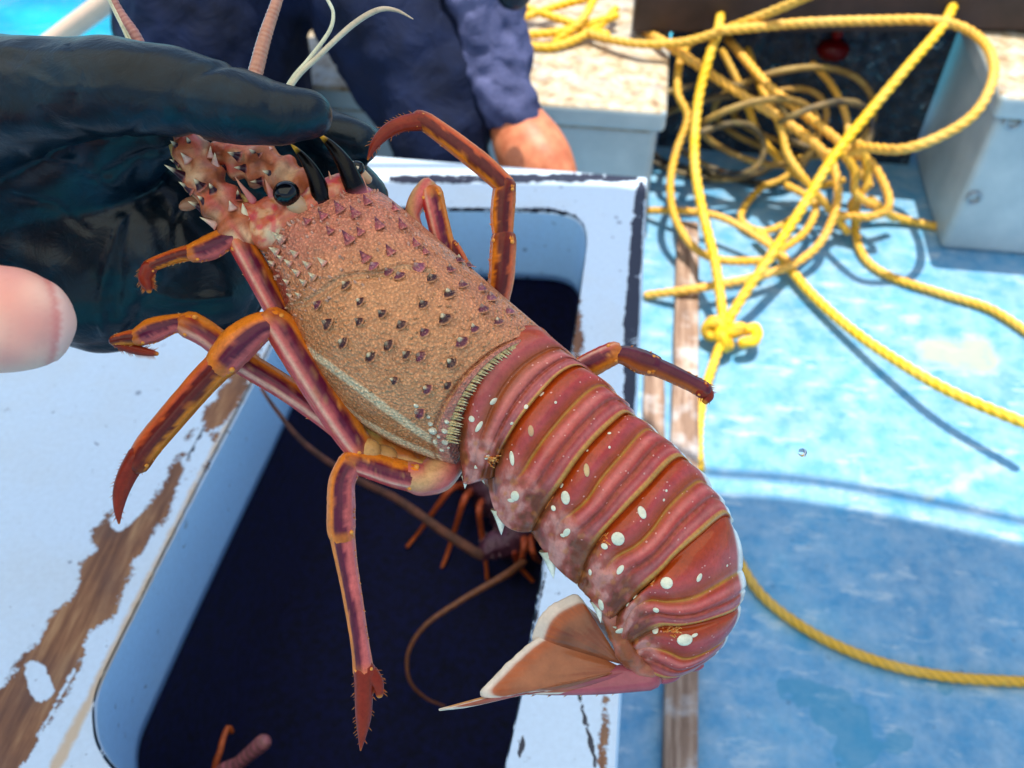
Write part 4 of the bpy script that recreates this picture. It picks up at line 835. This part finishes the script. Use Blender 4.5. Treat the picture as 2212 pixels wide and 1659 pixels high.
# far side
leg([('o', [(1070, 660, -50, 26), (1082, 600, -36, 27), (1085, 550, -28, 28), (1087, 518, -24, 27)], 0), ('o', [(1086, 512, -24, 21), (1084, 470, -20, 25), (1088, 420, -14, 25), (1092, 402, -10, 22)], 0),
     ('o', [(1092, 402, -10, 21), (1040, 355, 0, 23), (980, 308, 8, 22), (925, 268, 14, 20), (905, 258, 16, 19)], 0)], [[(908, 262, 16, 20), (870, 268, 18, 17), (835, 285, 18, 15), (810, 312, 18, 10), (795, 344, 16, 2.5)]], 36)
leg([('m', [(965, 560, -50, 24), (948, 490, -30, 23), (932, 420, -20, 24)], 0), ('w', [(924, 402, -20, 18), (905, 430, -30, 20), (892, 466, -36, 16), (905, 500, -40, 12)], 0)], None)
leg([('o', [(1000, 580, -60, 18), (982, 545, -50, 17), (975, 530, -46, 14)], 0)], None)
leg([('m', [(1225, 820, -70, 26), (1270, 790, -60, 27), (1325, 762, -50, 25)], .5), ('p', [(1330, 765, -48, 17), (1355, 768, -46, 22), (1385, 780, -44, 26), (1410, 788, -42, 24)], 0), ('p', [(1412, 790, -42, 20), (1450, 806, -40, 19), (1495, 828, -38, 18), (1520, 842, -36, 19)], 0)], [[(1518, 842, -36, 20), (1530, 855, -36, 13), (1524, 866, -36, 8)]], 18)
# ---- antennae
ANT = s2l((205, 150, 118)); SPD = s2l((52, 16, 36))
def peduncle(pts, r_mult, spines, seed):
    random.seed(seed); p = even(pts, 60, 2); mb = MB()
    def cc(s, a, t):
        k = noise.noise(Vector((s*90, a*1.4, seed))); c = mix(s2l((196, 108, 70)), s2l((232, 176, 134)), sst(-.05, .35, k)); c = mix(c, s2l((214, 92, 80)), sst(.05, .3, noise.noise(Vector((s*60, a*1.2, seed+9))))*.8); return mix(c, s2l((120, 60, 40)), sst(.12, .35, noise.noise(Vector((s*110, a*2, seed+19))))*.7)
    mb.tube([L3(x, y, b) for x, y, b, r in p], [r*PX*(1+.14*math.sin(i*.42)) for i, (x, y, b, r) in enumerate(p)], 26, cc, lambda s, a, t: 1+.1*noise.noise(Vector((s*150, a*2, seed))))
    fw = (L3(*pts[-1][:3])-L3(*pts[0][:3])).normalized(); sd_ = TOC.cross(fw)
    for (i, a, ln, r, cc_) in spines:
        x, y, b, rr2 = p[i]; c = L3(x, y, b); n_ = TOC*math.cos(a)+sd_*math.sin(a); base = c+n_*rr2*.85*PX
        mb.cone(base, base+(n_*.6+fw*.8).normalized()*ln*1.0*PX, r*.95*PX, cc_, CREAM, 12, tt=.66, flare=1.5, foot=s2l((200, 110, 90)))
    return mb.build('antenna_base', M_PED, lob)
Sd = SPD; Sw = s2l((225, 180, 165))
peduncle([(525, 500, 0, 46), (490, 452, 8, 44), (455, 410, 14, 42), (430, 365, 18, 40), (412, 320, 18, 36), (400, 285, 14, 30)], 1,
         [(56, .3, 36, 8, Sd), (57, -.5, 30, 8, Sw), (50, .5, 26, 9, Sd), (48, -.3, 22, 9, Sd), (42, .2, 24, 8, Sw), (36, .9, 52, 10, Sd), (34, -1.2, 34, 10, Sw), (29, .9, 34, 10, Sd), (27, .2, 26, 11, Sd), (22, -.2, 22, 9, Sd), (20, .6, 22, 9, Sd), (18, 1.2, 40, 10, Sd), (14, -1.1, 22, 8, Sd), (10, -.4, 20, 8, Sw), (8, 1.2, 40, 9, Sw), (3, -.7, 34, 11, CREAM), (40, -1.3, 26, 7, Sw), (45, 1.3, 24, 7, Sd)], 3)
peduncle([(665, 410, -10, 40), (620, 388, -14, 44), (575, 362, -14, 46), (530, 345, -16, 44), (480, 335, -20, 36)], 1,
         [(8, .6, 26, 8, Sd), (14, 1.1, 28, 9, Sd), (20, .2, 26, 10, Sd), (26, .9, 28, 9, Sd), (33, -.3, 26, 9, Sd), (38, .6, 26, 9, Sd), (44, .1, 28, 10, Sd), (50, .9, 24, 8, Sd), (30, -1, 22, 8, Sw)], 9)
mb = MB(); # pale scale leaf and small antenna scales
mb.ell(L3(410, 440, -20), ((L3(440, 430)-L3(400, 445)).normalized()*26*PX, TOC.cross((L3(440, 430)-L3(400, 445)).normalized())*15*PX, TOC*6*PX), s2l((150, 105, 80)), 8, 14)
mb.tube([L3(372, 290, -30), L3(385, 330, -26), L3(400, 370, -24), L3(415, 385, -20)], [14*PX, 16*PX, 14*PX, 8*PX], 12, s2l((185, 160, 105)), flat=.4)
mb.tube([L3(600, 405, 10), L3(640, 402, 16), L3(665, 404, 10)], [8*PX, 10*PX, 5*PX], 10, s2l((215, 130, 75)))
mb.tube([L3(520, 425, 5), L3(545, 445, 12), L3(570, 462, 12)], [8*PX, 8*PX, 6*PX], 10, s2l((205, 170, 100)))
mb.build('antenna_scale', M_TAIL, lob)
def flag(name, pts, c1, c2, ring=True, n=160):
    p = even(pts, n, 2); mb = MB()
    mb.tube([L3(x, y, b) for x, y, b, r in p], [r*PX for x, y, b, r in p], 12, lambda s, a, t: mix(c1, c2, .5+.5*math.sin(s*2600)) if ring else mix(c1, c2, t), (lambda s, a, t: 1+.04*math.sin(s*2600)) if ring else None)
    return mb.build(name, M_TAIL, lob)
flag('antenna', [(470, 320, -20, 17), (520, 260, -45, 17), (548, 170, -60, 17), (572, 80, -70, 15), (602, -10, -80, 12), (640, -140, -90, 10), (700, -400, -110, 6)], s2l((190, 120, 95)), s2l((205, 150, 130)))
flag('antenna', [(398, 285, 5, 16), (360, 200, -60, 15), (310, 110, -90, 13), (290, 72, -90, 12), (262, 30, -95, 10), (240, -10, -95, 9), (190, -120, -100, 7), (120, -300, -100, 4)], s2l((160, 95, 90)), s2l((190, 135, 125)))
CR2 = s2l((225, 220, 190))
flag('antennule', [(560, 300, -50, 5), (625, 180, -50, 5), (665, 130, -50, 4.5), (710, 70, -50, 4.5), (720, 30, -50, 4), (708, 0, -50, 4), (690, -30, -50, 3)], CR2, CR2, False, 80)
flag('antennule', [(565, 305, -50, 6), (632, 180, -50, 6), (690, 120, -50, 6), (760, 55, -50, 6.5), (815, 22, -50, 6), (855, 22, -50, 4), (892, 41, -50, 1.2)], CR2, s2l((205, 175, 150)), False, 80)
flag('antennule', [(330, 200, -85, 5), (285, 85, -90, 5), (262, 45, -90, 4), (240, 0, -90, 4), (220, -60, -90, 3)], CR2, CR2, False, 60)
flag('antennule', [(325, 200, -88, 4), (272, 75, -92, 4), (250, 30, -92, 3.5), (225, -20, -92, 3)], CR2, CR2, False, 60)

# ------------------------------------------------------------------ gloved hand that holds the lobster
hn = thing('person', 'dark blue rubber gloved hand gripping the big lobster by its antennae', 'person')
def G(x, y, d, r): return (V(x, y, d), r*d/F)
GC = [([(262, 470, 0), (235, 560, 0), (215, 650, 0), (222, 720, 0)], 9), ([(285, 470, 0), (262, 570, 0), (250, 680, 0)], -6), ([(430, 300, 0), (360, 330, 0), (280, 350, 0), (200, 390, 0)], -8), ([(330, 250, 0), (260, 300, 0), (170, 300, 0)], -6), ([(150, 100, 0), (175, 150, 0), (160, 230, 0)], -5),
      ([(500, 160, 0), (490, 230, 0), (505, 290, 0)], -3), ([(590, 175, 0), (580, 240, 0), (595, 300, 0)], -2.5), ([(60, 330, 0), (160, 350, 0), (250, 400, 0)], 7), ([(20, 420, 0), (120, 440, 0), (190, 500, 0)], -6), ([(300, 620, 0), (400, 650, 0), (500, 640, 0)], 6), ([(420, 400, 0), (380, 470, 0), (380, 560, 0)], -8), ([(40, 150, 0), (120, 190, 0), (230, 190, 0)], 4)]
def wr(co):
    x, y = proj(co); c_ = 0
    for pl_, dp in GC: c_ += dp*math.exp(-(max(0, -pdist(x, y, pl_))/7)**2)
    return c_*PX+.0009*noise.noise(co*70)+.0011*noise.noise(Vector((co.x*60, co.y*60, co.z*25)))+.0022*noise.noise(co*24)-.0016*max(0, .12-abs(noise.noise(co*18+Vector((3, 1, 0)))))*8
blob('glove', [
    [G(-500, 420, .52, 230), G(-300, 330, .48, 215), G(-100, 250, .43, 160), G(40, 208, .40, 122), G(160, 194, .392, 112), G(290, 186, .386, 103), G(420, 208, .382, 88), G(520, 228, .382, 78), G(600, 243, .384, 66), G(660, 246, .386, 56)],
    [G(-500, 450, .54, 230), G(-200, 420, .50, 240), G(0, 400, .49, 235), G(130, 420, .49, 225), G(250, 480, .49, 205), G(330, 530, .49, 190), G(420, 575, .49, 150), G(450, 590, .49, 135)],
    [G(80, 380, .47, 180), G(200, 330, .45, 140), G(300, 260, .43, 110)],
    [G(60, 470, .49, 200), G(200, 570, .49, 185), G(250, 595, .49, 165)],
    [G(330, 330, .48, 120), G(500, 275, .475, 80), G(640, 268, .462, 60), G(720, 295, .45, 52), G(772, 308, .445, 50)],
    [G(330, 420, .49, 120), G(500, 360, .49, 85), G(640, 365, .48, 62), G(740, 380, .465, 52), G(795, 425, .455, 46)],
    [G(330, 500, .50, 120), G(450, 460, .50, 90), G(560, 450, .495, 70)]], M_GLOVE, hn, .0022, 10, wr)
# bare thumb of the one taking the photograph
def thumbf(co):
    x, y = proj(co); nl = sst(-1, 2, x-131+((y-700)/75)**2*12); c = mix(s2l((226, 150, 136)), s2l((240, 180, 160)), .5+1.2*noise.noise(co*60))
    cr_ = sum(math.exp(-((x-q_-4*math.sin(y*.03)-5*noise.noise(co*50))/2.2)**2) for q_ in (-8, 18, 78, 96))
    c = mix(c, s2l((215, 105, 105)), math.exp(-((x-122+((y-700)/75)**2*12)/8)**2)*.55); c = mix(c, s2l((246, 205, 192)), nl*.5); c = mix(c, s2l((200, 115, 106)), min(1, cr_)*.12)
    rdg = math.sin((y*.8+x*.5+14*noise.noise(co*35))*1.1)
    return .0004*nl-.00022*min(1, cr_), c
ph = thing('person', 'bare pink thumb reaching in from the left edge below the glove', 'person')
blob('body', [[G(-700, 900, .36, 260), G(-420, 760, .34, 190), G(-200, 700, .33, 138), G(-60, 690, .33, 124), G(20, 690, .33, 117), G(45, 694, .33, 110)],
              [G(-800, 700, .40, 220), G(-560, 560, .4, 110), G(-420, 520, .4, 90), G(-420, 600, .38, 80)], [G(-800, 900, .42, 220), G(-560, 1000, .40, 110), G(-420, 1010, .39, 90), G(-460, 1060, .38, 80)],
              [G(-900, 1000, .42, 200), G(-640, 1180, .40, 105), G(-520, 1190, .39, 88)], [G(-950, 1100, .42, 180), G(-760, 1320, .40, 90), G(-660, 1330, .39, 75)], [G(-1500, 1100, .45, 230), G(-900, 900, .42, 250)]],
     M_THUMB, ph, .002, 8, lambda co: .0005*noise.noise(co*90)+thumbf(co)[0], lambda co, n_: thumbf(co)[1])

# ------------------------------------------------------------------ lobsters down in the hold
def H(x, y, z): return P(x, y, z)
def small_lobster(label, body, legs, ants, r0):
    o = thing('spiny_lobster', label, 'lobster', 'lobsters waiting in the hold')
    BD = s2l((104, 56, 76)); BL = s2l((70, 50, 54))
    mb = MB(); p = even([tuple(H(x, y, z))+(r*.85,) for x, y, z, r in body], 110, 3); q40 = p
    mb.tube([q_[:3] for q_ in p], [q_[3]*(1+.08*math.sin(i*.45)) for i, q_ in enumerate(p)], 20, lambda s, a, t: mix(BD, BL, t), lambda s, a, t: 1+.3*noise.noise(Vector((s*90, a*2, 1)))+.14*noise.noise(Vector((s*300, a*5, 1))), ref=(0, 0, 1))
    for k in range(90):
        q_ = p[random.randint(0, 95)]; n_ = Vector((random.uniform(-1, 1), random.uniform(-1, 1), random.uniform(.1, 1))).normalized(); mb.cone(Vector(q_[:3])+n_*q_[3]*.9, Vector(q_[:3])+n_*(q_[3]*.9+.006), .0018, BD, s2l((190, 150, 150)), 6)
    mb.build('body', M_DLOB, o)
    for L_ in legs:
        mb = MB(); q_ = even([tuple(H(x, y, z)) for x, y, z in L_], 30, 3); mb.tube(q_, [.0052*(1-.5*i/29) for i in range(30)], 10, lambda s, a, t: mix(s2l((205, 84, 50)), s2l((225, 105, 36)), t)); mb.build('leg', M_DLOB, o)
    for c_, A2, ra in ants:
        mb = MB(); q_ = even([tuple(H(x, y, z)) for x, y, z in A2], 70, 3); mb.tube(q_, [ra*(1-.75*i/69) for i in range(70)], 10, lambda s, a, t: mix(c_, s2l((150, 95, 75)), .5+.5*math.sin(s*900))); mb.build('antenna', M_DLOB, o)
    return o
z0 = HZ
small_lobster('dark purple lobster on the hold floor, half hidden behind the big tail', [(1045, 1195, .10, .012), (1065, 1180, .10, .018), (1100, 1165, .10, .026), (1120, 1120, .10, .036), (1080, 1060, .10, .042), (1030, 990, .095, .04), (1000, 930, .09, .034), (985, 880, .08, .026)],
    [[(1000, 1050, .10), (975, 1055, .13), (940, 1100, .10), (905, 1150, .05), (880, 1180, .035)], [(1020, 1060, .10), (1005, 1075, .13), (990, 1120, .10), (972, 1180, .05), (955, 1225, .035)], [(1045, 1080, .10), (1035, 1100, .13), (1040, 1150, .09), (1050, 1220, .05), (1052, 1250, .035)],
     [(1130, 1150, .10), (1132, 1180, .12), (1122, 1220, .08), (1100, 1245, .035)], [(1140, 1140, .1), (1150, 1190, .11), (1165, 1212, .06), (1180, 1212, .035)], [(1110, 1190, .1), (1120, 1220, .06), (1150, 1255, .035)]],
    [(s2l((125, 85, 70)), [(1035, 1198, .11), (960, 1150, .14), (860, 1080, .19), (760, 1030, .25), (660, 960, .33), (600, 890, .40), (565, 840, .44)], .0068), (s2l((160, 95, 45)), [(1130, 1215, .10), (1090, 1243, .12), (1000, 1295, .12), (920, 1350, .11), (882, 1410, .09), (885, 1470, .07), (920, 1508, .05), (960, 1525, .04)], .0052)], 1)
small_lobster('lobster at the near hold edge showing one orange leg tip and a pink stub', [(520, 1850, .10, .02), (600, 1900, .10, .036), (720, 1980, .1, .04), (820, 2050, .09, .03)],
    [[(560, 1860, .12), (470, 1690, .20), (476, 1620, .22), (492, 1572, .22), (500, 1580, .21)]], [(s2l((225, 130, 140)), [(568, 1604, .24), (520, 1645, .22), (470, 1690, .20), (560, 1850, .12)], .0078), (s2l((125, 85, 70)), [(520, 1840, .12), (700, 1800, .14), (900, 1790, .14)], .004)], 1)
# water drop flying off the tail
def drop_mat():
    m = NM('water', .0); m.set('Base Color', (1., 1., 1.)); m.set('Transmission Weight', 1.); m.set('IOR', 1.33); return m.m
mb = MB(); mb.ell(V(1733, 978, .43), tuple(v_*.0021 for v_ in (RM @ Vector((1, 0, 0)), RM @ Vector((0, 1, 0)), TOC)), (1, 1, 1), 14, 20)
tag(mb.build('water_drop', drop_mat()), 'single clear water drop in the air right of the lobster tail', 'drop')
